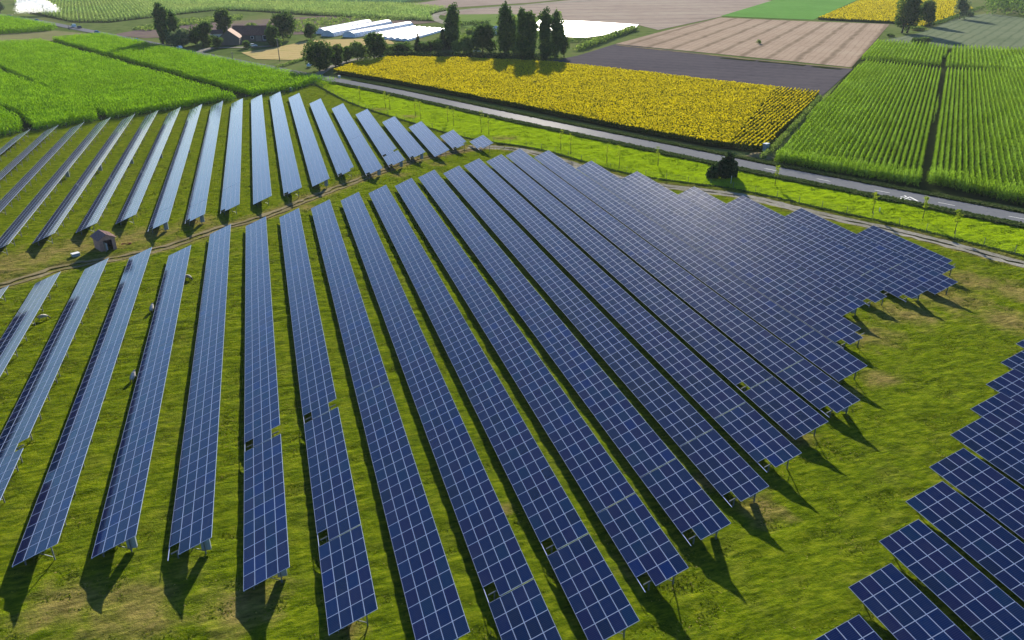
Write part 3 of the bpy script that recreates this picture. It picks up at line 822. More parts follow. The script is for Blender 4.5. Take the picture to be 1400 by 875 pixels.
def tree(x, yb, yt, wpx, kind, leaf, label, name='tree', cat='tree', group=None, n=1500, size=None, lean=0.0, trunk=True, at=None, h=None, w=None, blobs=None):
    b = ground(x, yb) if at is None else np.array(at)
    h = height_at(x, yb, yt) if h is None else h
    w = 1.12 * wpx * metres_per_px(x, yb) if w is None else w
    root = empty(name, (b[0], b[1], 0)); tag(root, label, cat, group)
    c, r = crown_blobs(kind, h, w, lean) if blobs is None else blobs
    size = size or max(0.35, min(1.1, 0.085 * (h + w) / 2 + 0.15))
    v, f, var = leaf_cloud(c, r, int(n * 1.6), size)
    v[:, 2] = np.maximum(v[:, 2], 0.05)
    link('crown', np_mesh('crown', v, f, var), TREE[leaf], root)
    if trunk:
        t = MB()
        tr = max(0.07, 0.022 * h)
        top = h * (0.86 if kind in ('column', 'cone') else 0.62)
        lx = lean * w * 0.6
        t.tube([(0, 0, -0.1), (lx * 0.15, 0, h * 0.12), (lx * 0.5 + 0.02 * w, 0.02 * w, h * 0.35), (lx, 0, top)], [tr * 1.4, tr, tr * 0.75, tr * 0.22], 8)
        for i in range(6 if kind != 'cone' else 0):
            a = i * 1.05 + random.random(); z0 = h * random.uniform(0.16, 0.42); q = c[random.randrange(len(c))]
            sp = 0.8 if kind != 'column' else 0.4
            t.tube([(lx * 0.3, 0, z0), (math.cos(a) * w * 0.16 * sp + lx * .5, math.sin(a) * w * 0.16 * sp, z0 + h * 0.13), (math.cos(a) * w * 0.36 * sp + lx, math.sin(a) * w * 0.36 * sp, z0 + h * 0.26)], [tr * 0.5, tr * 0.34, tr * 0.12], 6)
        t.build('trunk', M['bark'], root)
    return root


G1 = 'trees round the farmhouse'
tree(223, 60, 4, 12, 'column', 'poplar', 'tallest slim poplar at the near corner of the farm, standing over the road', 'poplar_tree', group=G1, n=1800)
tree(231, 60, 9, 12, 'column', 'poplar', 'slim poplar between the tallest farm poplar and a shorter broader one', 'poplar_tree', group=G1, n=1500)
tree(240, 61, 16, 15, 'column', 'poplar', 'shorter broader poplar leaning on two slim ones by the farm', 'poplar_tree', group=G1, n=1500)
tree(250, 64, 33, 30, 'mound', 'grey', 'grey green willow mound in front of the farm poplars', 'willow_tree', group=G1, n=2000)
tree(278, 64, 31, 27, 'round', 'dark', 'round tree with a sunlit rim beside the small white annexe', group=G1, n=2000)
tree(292, 62, 46, 14, 'mound', 'dark', 'low dark shrub against the white annexe wall', 'shrub', 'bush', n=900)
tree(309, 52, 12, 23, 'round', 'dark', 'tall leafy tree behind the gabled farmhouse', group=G1, n=2000)
tree(346, 47, 29, 18, 'mound', 'light', 'pale grey bush rising behind the long barn roof', 'shrub', 'bush', n=900)
tree(360, 50, 33, 16, 'mound', 'light', 'pale bush at the end of the long barn roof', 'shrub', 'bush', n=900)
tree(338, 66, 54, 12, 'mound', 'dark', 'round garden shrub before the barn wall', 'shrub', 'bush', n=700)
tree(298, 66, 50, 15, 'round', 'dark', 'small tree at the roadside corner of the farmhouse', 'small_tree', group=G1, n=900)
tree(374, 62, 36, 18, 'round', 'dark', 'dark tree against the end wall of the long barn', group=G1, n=1500)
tree(387, 55, 18, 31, 'round', 'dark', 'big dark tree behind the wooden pole at the yard end', group=G1, n=2400)
tree(378, 63, 45, 20, 'mound', 'dark', 'dark bush crowding the foot of the big yard tree', 'shrub', 'bush', n=1200)
tree(425, 53.5, 32.5, 16.5, 'round', 'dark', 'small round tree alone on the dry lawn beside the plastic tunnels', n=1500)
tree(437, 97, 55, 40, 'round', 'dark', 'broad round tree at the road bend, shading the asphalt', n=3200, size=0.85)
tree(459, 92, 62, 23, 'round', 'dark', 'smaller tree touching the broad round one at the road bend', n=1600)
tree(474, 86, 64, 14, 'round', 'dark', 'little tree with a bare trunk by the farm driveway', 'small_tree', n=1000)
tree(489, 83, 57, 22, 'round', 'light', 'lighter fruit tree with a forked bare trunk by the driveway', 'small_tree', n=1300)
tree(512, 82, 45, 33, 'round', 'dark', 'dense dark tree at the tip of the garden hedge', n=2600)
G2 = 'trees along the garden behind the sunflowers'
tree(532, 74, 57, 18, 'mound', 'light', 'pale shrub between the dense dark tree and a rounded bush', 'shrub', 'bush', n=1000)
tree(551, 74, 53, 29, 'mound', 'dark', 'wide rounded bush below the low white tunnels', 'shrub', 'bush', n=1800)
tree(572, 73, 44, 10, 'cone', 'spiny', 'thin dark conifer with a bare tip before the tunnels', 'conifer_tree', group=G2, n=900)
tree(589, 74, 47, 30, 'mound', 'dark', 'wide rounded bush beside the thin dark conifer', 'shrub', 'bush', n=2000)
tree(606, 68, 36, 15, 'cone', 'spiny', 'dark bluish conifer against the joined poplars', 'conifer_tree', group=G2, n=1200)
tree(621, 68, 6, 18, 'column', 'poplar', 'tall poplar nearest the farm lane bend', 'poplar_tree', group=G2, n=2600)
tree(614, 68, 20, 10, 'column', 'poplar', 'thin poplar growing against the one at the lane bend', 'poplar_tree', group=G2, n=1000)
tree(634, 73, 42, 27, 'mound', 'light', 'pale feathery willow in front of the tallest poplars', 'willow_tree', group=G2, n=1900)
tree(642, 55, 37, 20, 'mound', 'light', 'bright green shrub behind the pale willow', 'shrub', 'bush', n=1000)
tree(660, 74, 33, 35, 'round', 'dark', 'big rounded dark tree beside the pale blue garden car', group=G2, n=2800)
tree(691, 75, 6, 22, 'column', 'poplar', 'tallest middle poplar with two tips, right of the rounded dark tree', 'poplar_tree', group=G2, n=3000)
tree(703, 76, 25, 11, 'column', 'light', 'thin pale young poplar between two big ones', 'poplar_tree', group=G2, n=1000)
tree(714, 82, 14, 19, 'column', 'poplar', 'poplar with a pointed tip, first of the joined pair before the white sheet', 'poplar_tree', group=G2, n=2400)
tree(724, 82, 16, 20, 'column', 'poplar', 'poplar joined to the pointed one, casting the widest shadow on sunflowers', 'poplar_tree', group=G2, n=2400)
tree(745, 81, 13, 19, 'column', 'poplar', 'pointed poplar overlapping the white plastic sheet', 'poplar_tree', group=G2, n=2400)
tree(760, 79, 17, 19, 'column', 'poplar', 'last tall poplar before the bare dark soil', 'poplar_tree', group=G2, n=2400)
tree(771, 78, 48, 14, 'round', 'dark', 'low tree at the foot of the last poplar', 'small_tree', group=G2, n=1000)
tree(1233, 45, -8, 34, 'round', 'dark', 'big leaning tree in front of the far sunflowers', n=2600, lean=0.18)
tree(1240, 45, -6, 20, 'round', 'dark', 'second trunk of trees leaning beside the big one at the far sunflowers', n=1600, lean=0.3)
tree(1265, 35, 2, 20, 'round', 'dark', 'upright tree standing alone before the far sunflowers', n=2000)
tree(1312, 26, -4, 16, 'round', 'grey', 'tree at the corner of the far sunflowers near the wood', n=1400)
tree(1322, 22, 12, 16, 'mound', 'grey', 'bush below the tree at the far sunflower corner', 'shrub', 'bush', n=700)
tree(1260, 60, 46.5, 25, 'mound', 'dark', 'round dark bush over the small ribbed corn plot', 'shrub', 'bush', n=1500)
tree(1254, 41, 33.5, 22, 'mound', 'light', 'low bush between the leaning tree and the upright tree', 'shrub', 'bush', n=900)
tree(1217, 50, 44, 10, 'mound', 'dark', 'little bush at the stubble field corner below the leaning tree', 'shrub', 'bush', n=500)
tree(1, 18, 2, 12, 'round', 'grey', 'tree cut by the photo edge beside the far road', n=1000)
tree(1037, 60, 53, 7, 'mound', 'light', 'tiny lone bush in the brown stubble field', 'shrub', 'bush', n=300)


def bush_row(name, px, h, wd, n, leaf, label, cat='hedge', size=0.5, kind=None, flat_top=False):
    L = smooth_line([tuple(ground(*p)) for p in px], 1.2)
    o = L[len(L) // 2]
    c, r = [], []
    for q in L:
        s = wd * random.uniform(0.42, 0.58)
        hh = h * (1 if flat_top else random.uniform(0.7, 1.1))
        c.append((q[0] - o[0], q[1] - o[1], hh * 0.5)); r.append((max(s, 0.7), max(s, 0.7), hh * 0.5))
    v, f, var = leaf_cloud(c, r, n, size, 0.7)
    v[:, 2] = np.maximum(v[:, 2], 0.02)
    ob = link(name, np_mesh(name, v, f, var), TREE[leaf]); ob.location = (o[0], o[1], 0)
    return tag(ob, label, cat, kind=kind)


bush_row('hedge', [(528, 79.5), (600, 80.5), (690, 81.5), (745, 83)], 3.2, 2.6, 9000, 'spiny', 'long clipped dark hedge between the garden and the sunflowers', size=0.6, flat_top=True)
bush_row('hedge', [(790, 69), (815, 60), (842, 50), (868, 41)], 3.2, 5.5, 3500, 'light', 'loose green hedge along the edge of the white plastic sheet', size=0.9)
bush_row('hedge', [(776, 58), (800, 56), (825, 54), (868, 41)], 2.0, 3, 1500, 'dark', 'low dark growth at the near rim of the white plastic sheet', size=0.8)
bush_row('hedge', [(1274, 34.5), (1300, 27), (1318, 19), (1345, 11)], 2.2, 4, 1600, 'dark', 'thin green hedge curving along the far sunflowers', size=0.9)
bush_row('hedge', [(378, 93.5), (405, 85), (420, 80)], 1.3, 2.0, 900, 'light', 'rough bank of weeds by the leaning wooden pole', size=0.5)
bush_row('hedge', [(525, 70), (560, 66), (600, 62)], 1.5, 2.5, 1500, 'dark', 'low dark hedge along the near ends of the white tunnels', size=0.6)
bush_row('hedge', [(622, 35.5), (650, 33), (668, 31.5)], 2.5, 4, 700, 'dark', 'short dark hedge in the pale pasture behind the poplars', size=0.9)
bush_row('hedge', [(1043, 217), (1056, 205), (1080, 180), (1106, 151), (1120, 136)], 1.6, 1.8, 3800, 'light', 'weedy green margin between the sunflowers and the ribbed corn', size=0.4)
sc = outline([(180, 40), (205, 36), (250, 28), (300, 24), (330, 22), (330, 27), (290, 31), (240, 37), (200, 43)])
pp = row_points(sc, 0.3, 3.0, 3.0, 0.9)
v, f, var = leaf_cloud(np.c_[pp, np.full(len(pp), 0.7)], np.tile([1.4, 1.4, 0.9], (len(pp), 1)), 7000, 0.9)
tag(link('scrub', np_mesh('scrub', v, f, var), TREE['light']), 'yellow green scrub between the farm and the pale crop', 'scrub', kind='stuff')
sc = outline([(395, 30), (430, 26), (500, 24), (560, 28), (500, 30), (440, 38), (405, 47), (400, 40)])
pp = row_points(sc, 0.3, 4.0, 4.0, 0.9)
v, f, var = leaf_cloud(np.c_[pp, np.full(len(pp), 0.6)], np.tile([1.6, 1.6, 0.9], (len(pp), 1)), 5000, 0.9)
tag(link('scrub', np_mesh('scrub', v, f, var), TREE['light']), 'green scrub and vegetables behind the white tunnels', 'scrub', kind='stuff')
# far wood: one mass
wd = outline([(1346, 20), (1375, 22), (1440, 28), (1520, 20), (1500, -5), (1380, -6), (1350, 4)])
pp = row_points(wd, 0.4, 8, 8, 0.9)
hh = rng.uniform(9, 15, len(pp))
v, f, var = leaf_cloud(np.concatenate([np.c_[pp, hh * 0.66], np.c_[pp, hh * 0.3]]), np.concatenate([np.c_[np.full(len(pp), 4.6), np.full(len(pp), 4.6), hh * 0.36], np.c_[np.full(len(pp), 4.8), np.full(len(pp), 4.8), hh * 0.3]]), 16000, 1.7)
tag(link('woods', np_mesh('woods', v, f, var), TREE['dark']), 'dark wood filling the far corner above the grey green field', 'woods', kind='stuff')

# the dark bush by the road, its stakes
rb = tree(989, 243, 207, 55, 'mound', 'spiny', 'black green bush on the verge hiding part of the road', 'bush', 'bush', n=3600, size=0.62, trunk=False, h=5.5, w=8.2,
          blobs=([(-2.6, 0, 1.5), (-3.1, .4, 1.1), (-1.6, -.3, 1.9), (-.6, .2, 2.2), (.4, 0, 2.6), (.9, .2, 3.6), (1.3, -.1, 4.5), (1.8, 0, 2.3), (2.4, .2, 1.5), (.2, -.8, 1.2), (1.6, -.7, 1.2), (.8, .1, 5.1), (-.2, .3, 3.4), (1.7, .2, 3.5)],
                 [(1.4, 1.5, 1.4), (1.0, 1.2, 1.0), (1.5, 1.5, 1.4), (1.5, 1.6, 1.5), (1.5, 1.6, 1.6), (1.1, 1.2, 1.3), (.55, .6, 1.1), (1.4, 1.4, 1.5), (1.0, 1.2, 1.3), (1.6, 1.2, 1.1), (1.4, 1.2, 1.1), (.4, .4, .9), (.7, .8, 1.2), (.7, .7, 1.3)]))
for x, yb, yt, lb in ((972, 236, 218, 'white stake in front of the dark bush, the one nearer the poplars'), (997, 249, 232, 'white stake at the sunny foot of the dark bush')):
    b = ground(x, yb); hgt = 1.9
    tag(MB().tube([(0, 0, -0.05), (0, 0, hgt * 0.9), (0.02, 0, hgt)], [0.06, 0.05, 0.03], 8).build('stake', M['white_paint']), lb, 'stake').location = (b[0] - 0.5, b[1] - 1.5, 0)

# saplings on the verge
SAPS = [(447, 130, 114), (492, 137, 117), (527, 148, 124), (533, 151, 128), (568, 160, 135), (575, 163, 138), (612, 168, 144), (620, 173, 147), (658, 182, 150), (668, 185, 158), (766, 206, 176), (780, 211, 182), (829, 224, 194), (846, 231, 196), (899, 228, 200), (1059, 254, 225), (1192, 293, 262), (1261, 300, 268), (1304, 321, 286)]
for i, (x, yb, yt) in enumerate(SAPS):
    big = x > 1000
    where = ('beside the pale panels' if x < 640 else 'between road and panel field' if x < 760 else 'opposite the sunflowers' if x < 1000 else 'opposite the ribbed corn')
    order = ['first', 'second', 'third', 'fourth', 'fifth', 'sixth', 'seventh', 'eighth', 'ninth', 'tenth', 'eleventh', 'twelfth', 'thirteenth', 'fourteenth', 'fifteenth', 'sixteenth', 'seventeenth', 'eighteenth', 'nineteenth'][i]
    b = ground(x, yb); h = height_at(x, yb, yt)
    root = empty('sapling', (b[0], b[1], 0)); tag(root, f'{order} thin young verge tree from the corn corner, {where}', 'sapling', 'young trees planted along the verge')
    MB().tube([(0, 0, -0.05), (random.uniform(-.1, .1), 0, h * 0.5), (0, random.uniform(-.1, .1), h * 0.95)], [0.055, 0.04, 0.012], 6).build('trunk', M['bark'], root)
    MB().tube([(0.22, 0.1, -0.05), (0.22, 0.1, min(1.7, h * 0.6))], 0.035, 6).build('stake', M['bark'], root)
    rr = 0.16 * h if not big else 0.17 * h
    c = [(random.uniform(-.35, .35) * rr, random.uniform(-.35, .35) * rr, h * z) for z in (0.55, 0.68, 0.8, 0.92)]
    v, f, var = leaf_cloud(c, [(rr * .7, rr * .7, h * 0.075)] * 4, 90 if not big else 150, 0.30, 0.2)
    link('crown', np_mesh('crown', v, f, var), TREE['young'], root)

# wire fence between the verge and the site, and along the corn
def wire_fence(line, label, step=5.0, h=1.75):
    sg = np.r_[0, np.cumsum(np.hypot(*np.diff(line, axis=0).T))]
    o = line[len(line) // 2]
    root = empty('wire_fence', (o[0], o[1], 0)); tag(root, label, 'fence')
    pts = []
    for s in np.arange(0, sg[-1], step):
        pts.append((np.interp(s, sg, line[:, 0]) - o[0], np.interp(s, sg, line[:, 1]) - o[1]))
    pm = None
    for p_ in pts:
        if pm is None:
            po = MB().tube([(0, 0, -0.1), (0, 0, h)], 0.04, 6).build('post', M['galvanised'], root); pm = po.data
        else:
            po = link('post', pm, None, root)
        po.location = (p_[0], p_[1], 0)
    wv, wf = [], []
    for z in np.linspace(0.1, h - 0.05, 9):
        for a, b in zip(pts, pts[1:]):
            k = len(wv); t = 0.008
            wv += [(a[0], a[1], z - t), (b[0], b[1], z - t), (b[0], b[1], z + t), (a[0], a[1], z + t)]; wf.append((k, k + 1, k + 2, k + 3))
    link('wire_mesh', np_mesh('wire_mesh', wv, wf), M['galvanised'], root)
wire_fence(FENCE, 'thin wire fence between the bright verge and the panel field', 5.0)
CF = smooth_line([tuple(ground(*p)) for p in ((-60, 203), (0, 190.5), (39, 183.5), (120, 171.5), (200, 159.5), (300, 143.5), (345, 135.5), (398, 128), (430, 118))], 3.0)
wire_fence(CF, 'thin wire fence along the foot of the tall green corn', 5.0)

# ------------------------------------------------------------------ farm, tunnels, white sheet
M['wall'] = plain('rendered_wall', (0.12, 0.105, 0.09), 0.85, scale=0.5)  # albedo lowered to paint in tree shade and the unlit front
M['white_wall'] = plain('white_wall', (0.55, 0.56, 0.56), 0.8, scale=0.5)
M['tile'] = plain('clay_tile', (0.17, 0.085, 0.062), 0.8, var=0.3, scale=1.5)
M['tile_dark'] = plain('weathered_tile', (0.085, 0.062, 0.055), 0.85, var=0.3, scale=1.5)
M['dark_glass'] = plain('window_glass', (0.02, 0.025, 0.03), 0.1)
M['wood'] = plain('grey_wood', (0.20, 0.17, 0.14), 0.8, var=0.25, scale=4)
M['film'] = plain('white_film', (0.72, 0.74, 0.78), 0.45, var=0.05, scale=0.3)
M['film_blue'] = plain('clear_film', (0.50, 0.57, 0.66), 0.35, var=0.15, scale=0.6)


def house(name, at, rz, L, W, eave, ridge, wall, roof, label, cat, wins=(), door=None, chimney=False):
    """ridge along local x; front is -y"""
    root = empty(name, (at[0], at[1], 0), rz); tag(root, label, cat)
    b = MB()
    x, y = L / 2, W / 2
    for P in ([(-x, -y, -.1), (x, -y, -.1), (x, -y, eave), (-x, -y, eave)], [(x, y, -.1), (-x, y, -.1), (-x, y, eave), (x, y, eave)],
              [(x, -y, -.1), (x, y, -.1), (x, y, eave), (x, 0, ridge), (x, -y, eave)], [(-x, y, -.1), (-x, -y, -.1), (-x, -y, eave), (-x, 0, ridge), (-x, y, eave)]):
        b.face(P)
    b.build('wall', wall, root)
    r = MB(); o = 0.45; sl = (ridge - eave) / y
    for sg in (-1, 1):
        A = [(-x - o, sg * (y + o), eave - sl * o + .06), (x + o, sg * (y + o), eave - sl * o + .06), (x + o, 0, ridge + .06), (-x - o, 0, ridge + .06)]
        B = [(p[0], p[1], p[2] + 0.16) for p in A]
        r.face(A); r.face(B)
        for i in range(4): r.face([A[i], A[(i + 1) % 4], B[(i + 1) % 4], B[i]])
    ro = r.build('roof', roof, root)
    if chimney:
        MB().box((x * 0.4, y * 0.25, ridge + 0.3), (0.9, 0.7, 1.9)).build('chimney', wall, ro)
    for side, u, z, w_, h_ in wins:
        f = MB(); g = MB()
        if side == 'f': f.box((u, -y - 0.02, z), (w_, 0.14, h_)); g.box((u, -y - 0.06, z), (w_ * 0.8, 0.12, h_ * 0.8))
        else: f.box((x + 0.02, u, z), (0.14, w_, h_)); g.box((x + 0.06, u, z), (0.12, w_ * 0.8, h_ * 0.8))
        fo = f.build('window', M['white_wall'], root); g.build('pane', M['dark_glass'], fo)
    if door:
        u, w_, h_ = door
        MB().box((u, -y - 0.03, h_ / 2), (w_, 0.14, h_)).build('door', M['wood'], root)
    return root


mp = metres_per_px(320, 60)
house('farmhouse', ground(316, 60), R(84), 13, 10.5, 3.6, 7.4, M['wall'], M['tile'], 'gabled farmhouse with a brown roof and pale window frames, by the road', 'house',
      [('f', -4, 2, 1.2, 1.5), ('f', 2, 2, 1.2, 1.5)], (5, 1.2, 2.2), True)
house('barn', ground(349, 55), R(-14), 22, 12, 3.4, 7.6, M['wall'], M['tile'], 'long barn with a reddish brown roof behind the gabled farmhouse', 'barn',
      [('f', -8, 2, 1.6, 1.6), ('f', 0, 2, 1.6, 1.6), ('f', 7, 1.9, 2.4, 2.6)], (3.5, 3.0, 3.2))
house('annexe', ground(297, 54), R(10), 6, 5, 3.4, 5.0, M['white_wall'], M['tile_dark'], 'small white annexe between the rounded tree and the farmhouse', 'shed', [('f', 0, 1.7, 1, 1)])
house('cottage', ground(611, 66), R(-10), 9, 7, 2.8, 5.0, M['white_wall'], M['tile'], 'little cottage with a reddish roof half hidden by conifers', 'house', [('f', -2, 1.4, 1, 1.1), ('f', 2, 1.4, 1, 1.1)], (0, 1, 2))
house('garden_shed', ground(676, 46), R(15), 9, 6, 2.6, 4.2, M['white_wall'], plain('grey_roof', (0.42, 0.42, 0.46), 0.6), 'pale grey roofed shed seen between the poplars', 'shed', [('f', 0, 1.4, 1.2, 1)])


def tunnel(at, b2, wd, h, label, name, group, ribs=9, mat='film'):
    a, b = np.array(at), np.array(b2)
    L = np.hypot(*(b - a)); rz = math.atan2(*(b - a)[::-1])
    root = empty(name, (a[0], a[1], 0), rz); tag(root, label, 'polytunnel', group)
    prof = [(wd / 2 * math.cos(t), h * math.sin(t) ** 0.8) for t in np.linspace(0, math.pi, 15)]
    n = max(8, int(L / 1.5)); v, f = [], []
    for i in range(n + 1):
        sag = 1 - 0.025 * abs(math.sin(i * math.pi / 2))
        for y, z in prof: v.append((L * i / n, y * sag, max(0.0, z * sag)))
    k = len(prof)
    for i in range(n):
        for j in range(k - 1): f.append((i * k + j, i * k + j + 1, (i + 1) * k + j + 1, (i + 1) * k + j))
    link('cover', np_mesh('cover', v, f, smooth=True), M[mat], root)
    for nm, xx in (('end_wall', 0.03), ('end_wall', L - 0.03)):
        MB().face([(xx, y * 0.97, z * 0.97) for y, z in prof]).build(nm, M['film_blue'], root)
    if ribs:
        rb_ = None
        for i in range(ribs):
            if rb_ is None:
                ro = MB().tube([(0, y * 1.012, z * 1.012 + 0.02) for y, z in prof], 0.05, 6).build('hoop', M['galvanised'], root); rb_ = ro.data
            else: ro = link('hoop', rb_, None, root)
            ro.location = (L * (i + 0.5) / ribs, 0, 0)
    return root
PT = 'plastic growing tunnels'
tunnel(ground(437, 46.5), ground(502, 33.5), 8.5, 3.3, 'tall white polytunnel farthest from the low tunnels', 'polytunnel', PT, 20)
tunnel(ground(448, 49.8), ground(529, 33.8), 8.5, 3.3, 'tall white polytunnel in the middle of the three big ones', 'polytunnel', PT, 20)
tunnel(ground(477, 51), ground(558, 36.5), 8.5, 3.3, 'tall white polytunnel next to the low tunnels', 'polytunnel', PT, 20)
lo_a = [(503, 50.5), (511, 51.6), (519, 52.7), (527, 53.8), (536, 54.8), (545, 55.6), (554, 56.2)]
lo_b = [(566, 38.3), (573, 39.0), (580, 39.6), (587, 40.2), (594, 40.6), (600, 41.0), (605, 41.8)]
for i, (a, b) in enumerate(zip(lo_a, lo_b)):
    tunnel(ground(*a), ground(*b), 4.2, 1.5, ['first', 'second', 'third', 'fourth', 'fifth', 'sixth', 'last'][i] + ' low white tunnel counted from the tall polytunnels', 'low_tunnel', 'low white tunnels', 12)
sheet = outline([(726, 40), (738, 27.5), (800, 29.6), (873, 34), (868, 40), (835, 47), (800, 52), (768, 50.5)])
ws = flat_poly('plastic_sheet', sheet, 0.30, M['film'])
tag(ws, 'flat glaring white plastic crop sheet behind the poplars', 'plastic sheet')

# ------------------------------------------------------------------ poles, cars, boxes on the road
def pole(x, yb, yt, label, lean=0.0):
    b = ground(x, yb); h = min(11, height_at(x, yb, yt))
    root = empty('utility_pole', (b[0], b[1], 0)); tag(root, label, 'pole', 'wooden poles along the road')
    MB().tube([(0, 0, -0.2), (lean * h, 0, h)], [0.2, 0.13], 8).build('shaft', M['wood'], root)
    MB().box((lean * h, 0, h - 0.5), (1.6, 0.12, 0.14)).build('crossarm', M['wood'], root)
pole(61.5, 23, 7, 'utility pole in front of the white water spray')
pole(109, 31.5, 13, 'utility pole right of the white water spray, by the pale crop')
pole(94.5, 40.5, 33.5, 'short pole at the ditch beside the road cars')
pole(319, 86.5, 71, 'pole at the road edge before the farmhouse drive')
pole(382.5, 83.5, 52, 'tall pole on the dry yard, its foot in the weeds', -0.02)

M['tyre'] = plain('tyre', (0.02, 0.02, 0.02), 0.8)
PAINT = {k: plain('car_paint_' + k, c, 0.25, 0.1, scale=1, var=0.03) for k, c in dict(blue=(0.03, 0.16, 0.42), white=(0.78, 0.79, 0.80), dark=(0.03, 0.05, 0.09), pale=(0.45, 0.56, 0.66)).items()}


def car(at, rz, paint, label, van=False, group='cars on and beside the road'):
    root = empty('parked_car' if 'parked' in label else 'car', (at[0], at[1], 0.14), rz); tag(root, label, 'car', group)
    hb = 0.82 if not van else 0.95
    prof = [(-2.1, 0.3), (2.1, 0.3), (2.15, 0.62), (1.95, 0.78), (1.1, 0.90), (0.55, 1.42), (-1.05, 1.48), (-1.75, 0.98), (-2.1, 0.9)] if not van else \
           [(-2.4, 0.32), (2.3, 0.32), (2.35, 0.8), (2.2, 1.05), (1.75, 1.15), (1.25, 1.95), (-2.35, 2.05), (-2.42, 1.0)]
    b = MB(); y0, y1 = -0.86, 0.86
    A = [b.bm.verts.new((x, y0 + (0.14 if z > 1.2 else 0), z)) for x, z in prof]; B = [b.bm.verts.new((x, y1 - (0.14 if z > 1.2 else 0), z)) for x, z in prof]
    k = len(prof)
    for i in range(k): b.bm.faces.new((A[i], A[(i + 1) % k], B[(i + 1) % k], B[i]))
    b.bm.faces.new(A[::-1]); b.bm.faces.new(B)
    b.build('body', PAINT[paint], root, 0.05)
    for s in (-1, 1):
        if van: q = [(1.15, 1.8), (1.6, 1.2), (0.4, 1.2), (0.4, 1.8)]
        else: q = [(0.45, 1.36), (0.92, 0.96), (-1.5, 1.0), (-1.0, 1.40)]
        MB().face([(x, s * (0.79 if z > 1.2 else 0.872), z) for x, z in q]).build('side_window', M['dark_glass'], root)
    ws_ = [(1.08, 0.93), (0.60, 1.38)] if not van else [(1.74, 1.2), (1.30, 1.88)]
    MB().face([(ws_[0][0] + .03, -.72, ws_[0][1] + .03), (ws_[0][0] + .03, .72, ws_[0][1] + .03), (ws_[1][0] + .03, .64, ws_[1][1] + .03), (ws_[1][0] + .03, -.64, ws_[1][1] + .03)]).build('windscreen', M['dark_glass'], root)
    for xx in (-1.3, 1.32):
        for s in (-1, 1):
            w = MB().tube([(xx, s * 0.68, 0.31), (xx, s * 0.89, 0.31)], 0.31, 14).build('wheel', M['tyre'], root)
            MB().tube([(xx, s * 0.86, 0.31), (xx, s * 0.905, 0.31)], 0.18, 10).build('rim', M['aluminium'], w)
    return root
def on(x, y, off=0.0):
    s = road_s((x, y)); p = on_road(s, off); q = on_road(s - 4, off); d = p - q
    return p, math.atan2(d[1], d[0])
for x, y, off, pt, van, lb in ((26, 22.6, 1.7, 'blue', False, 'blue car on the far road beside the water spray'), (54, 29, 1.7, 'blue', False, 'blue car on the far road below the first utility pole'),
        (106, 39, -1.6, 'dark', False, 'dark car with a pale front on the road by the second utility pole'), (99, 38, -1.6, 'pale', True, 'pale van just behind the dark car on the far road'),
        (137, 45.8, 1.7, 'blue', False, 'blue car on the road at the end of the mown hay strip'), (189, 57, 1.7, 'blue', False, 'blue car on the road short of the poplar shadow'),
        (245, 66.5, -1.8, 'white', False, 'white car in the shade of the farm willow')):
    p_, a_ = on(x, y, off); car(p_, a_ + (math.pi if off < 0 else 0), pt, lb, van)
car(ground(423.5, 91.5), R(75), 'pale', 'parked pale car beside the broad round tree at the bend')
car(ground(346, 64), R(20), 'white', 'parked white car in the farm yard before the barn')
car(ground(652, 72), R(30), 'pale', 'parked pale blue car in the garden under the rounded tree')


def street_box(x, y, d, label, m='cabinet', name='utility_cabinet', cat='cabinet'):
    b = ground(x, y)
    root = empty(name, (b[0], b[1], 0), R(25)); tag(root, label, cat)
    MB().box((0, 0, d[2] / 2), d).build('body', M[m], root, 0.03)
    MB().box((0, 0, d[2] + 0.04), (d[0] + 0.12, d[1] + 0.12, 0.1)).build('cap', M[m], root)
    MB().box((0, -d[1] / 2 - 0.02, d[2] * 0.5), (d[0] * 0.86, 0.05, d[2] * 0.84)).build('door', M[m], root)
street_box(1046.5, 206.5, (1.5, 1.0, 1.9), 'blue grey cabinet at the sunflower corner beside the soil mound')
street_box(398, 125, (1.0, 0.6, 1.3), 'small grey cabinet at the foot of the corn by the site fence')
street_box(464, 106.5, (0.8, 0.6, 0.9), 'small white box at the sharp tip of the sunflowers', 'white_wall')
b = ground(1202, 290)
tag(MB().tube([(0, 0, -0.1), (0, 0, 0.9)], [0.09, 0.08], 8).build('marker_post', M['white_wall']), 'short white marker post on the verge beside a young tree', 'marker post').location = (b[0], b[1], 0)
# soil mound
b = ground(1040, 214)
v, f = [], []
n = 26
for i in range(n):
    for j in range(n):
        x, y = (i / (n - 1) - .5) * 6.5, (j / (n - 1) - .5) * 3.6
        r_ = max(0, 1 - (x / 3.2) ** 2 - (y / 1.8) ** 2)
        v.append((x, y, 0.85 * r_ ** 0.7 * (0.75 + 0.5 * random.random()) - 0.03))
f = [(i * n + j, (i + 1) * n + j, (i + 1) * n + j + 1, i * n + j + 1) for i in range(n - 1) for j in range(n - 1)]
o = link('soil_mound', np_mesh('soil_mound', v, f, smooth=True), M['track']); o.location = (b[0], b[1], 0); o.rotation_euler = (0, 0, R(-60))
tag(o, 'low heap of brown soil at the sunflower corner by the road', 'soil heap')

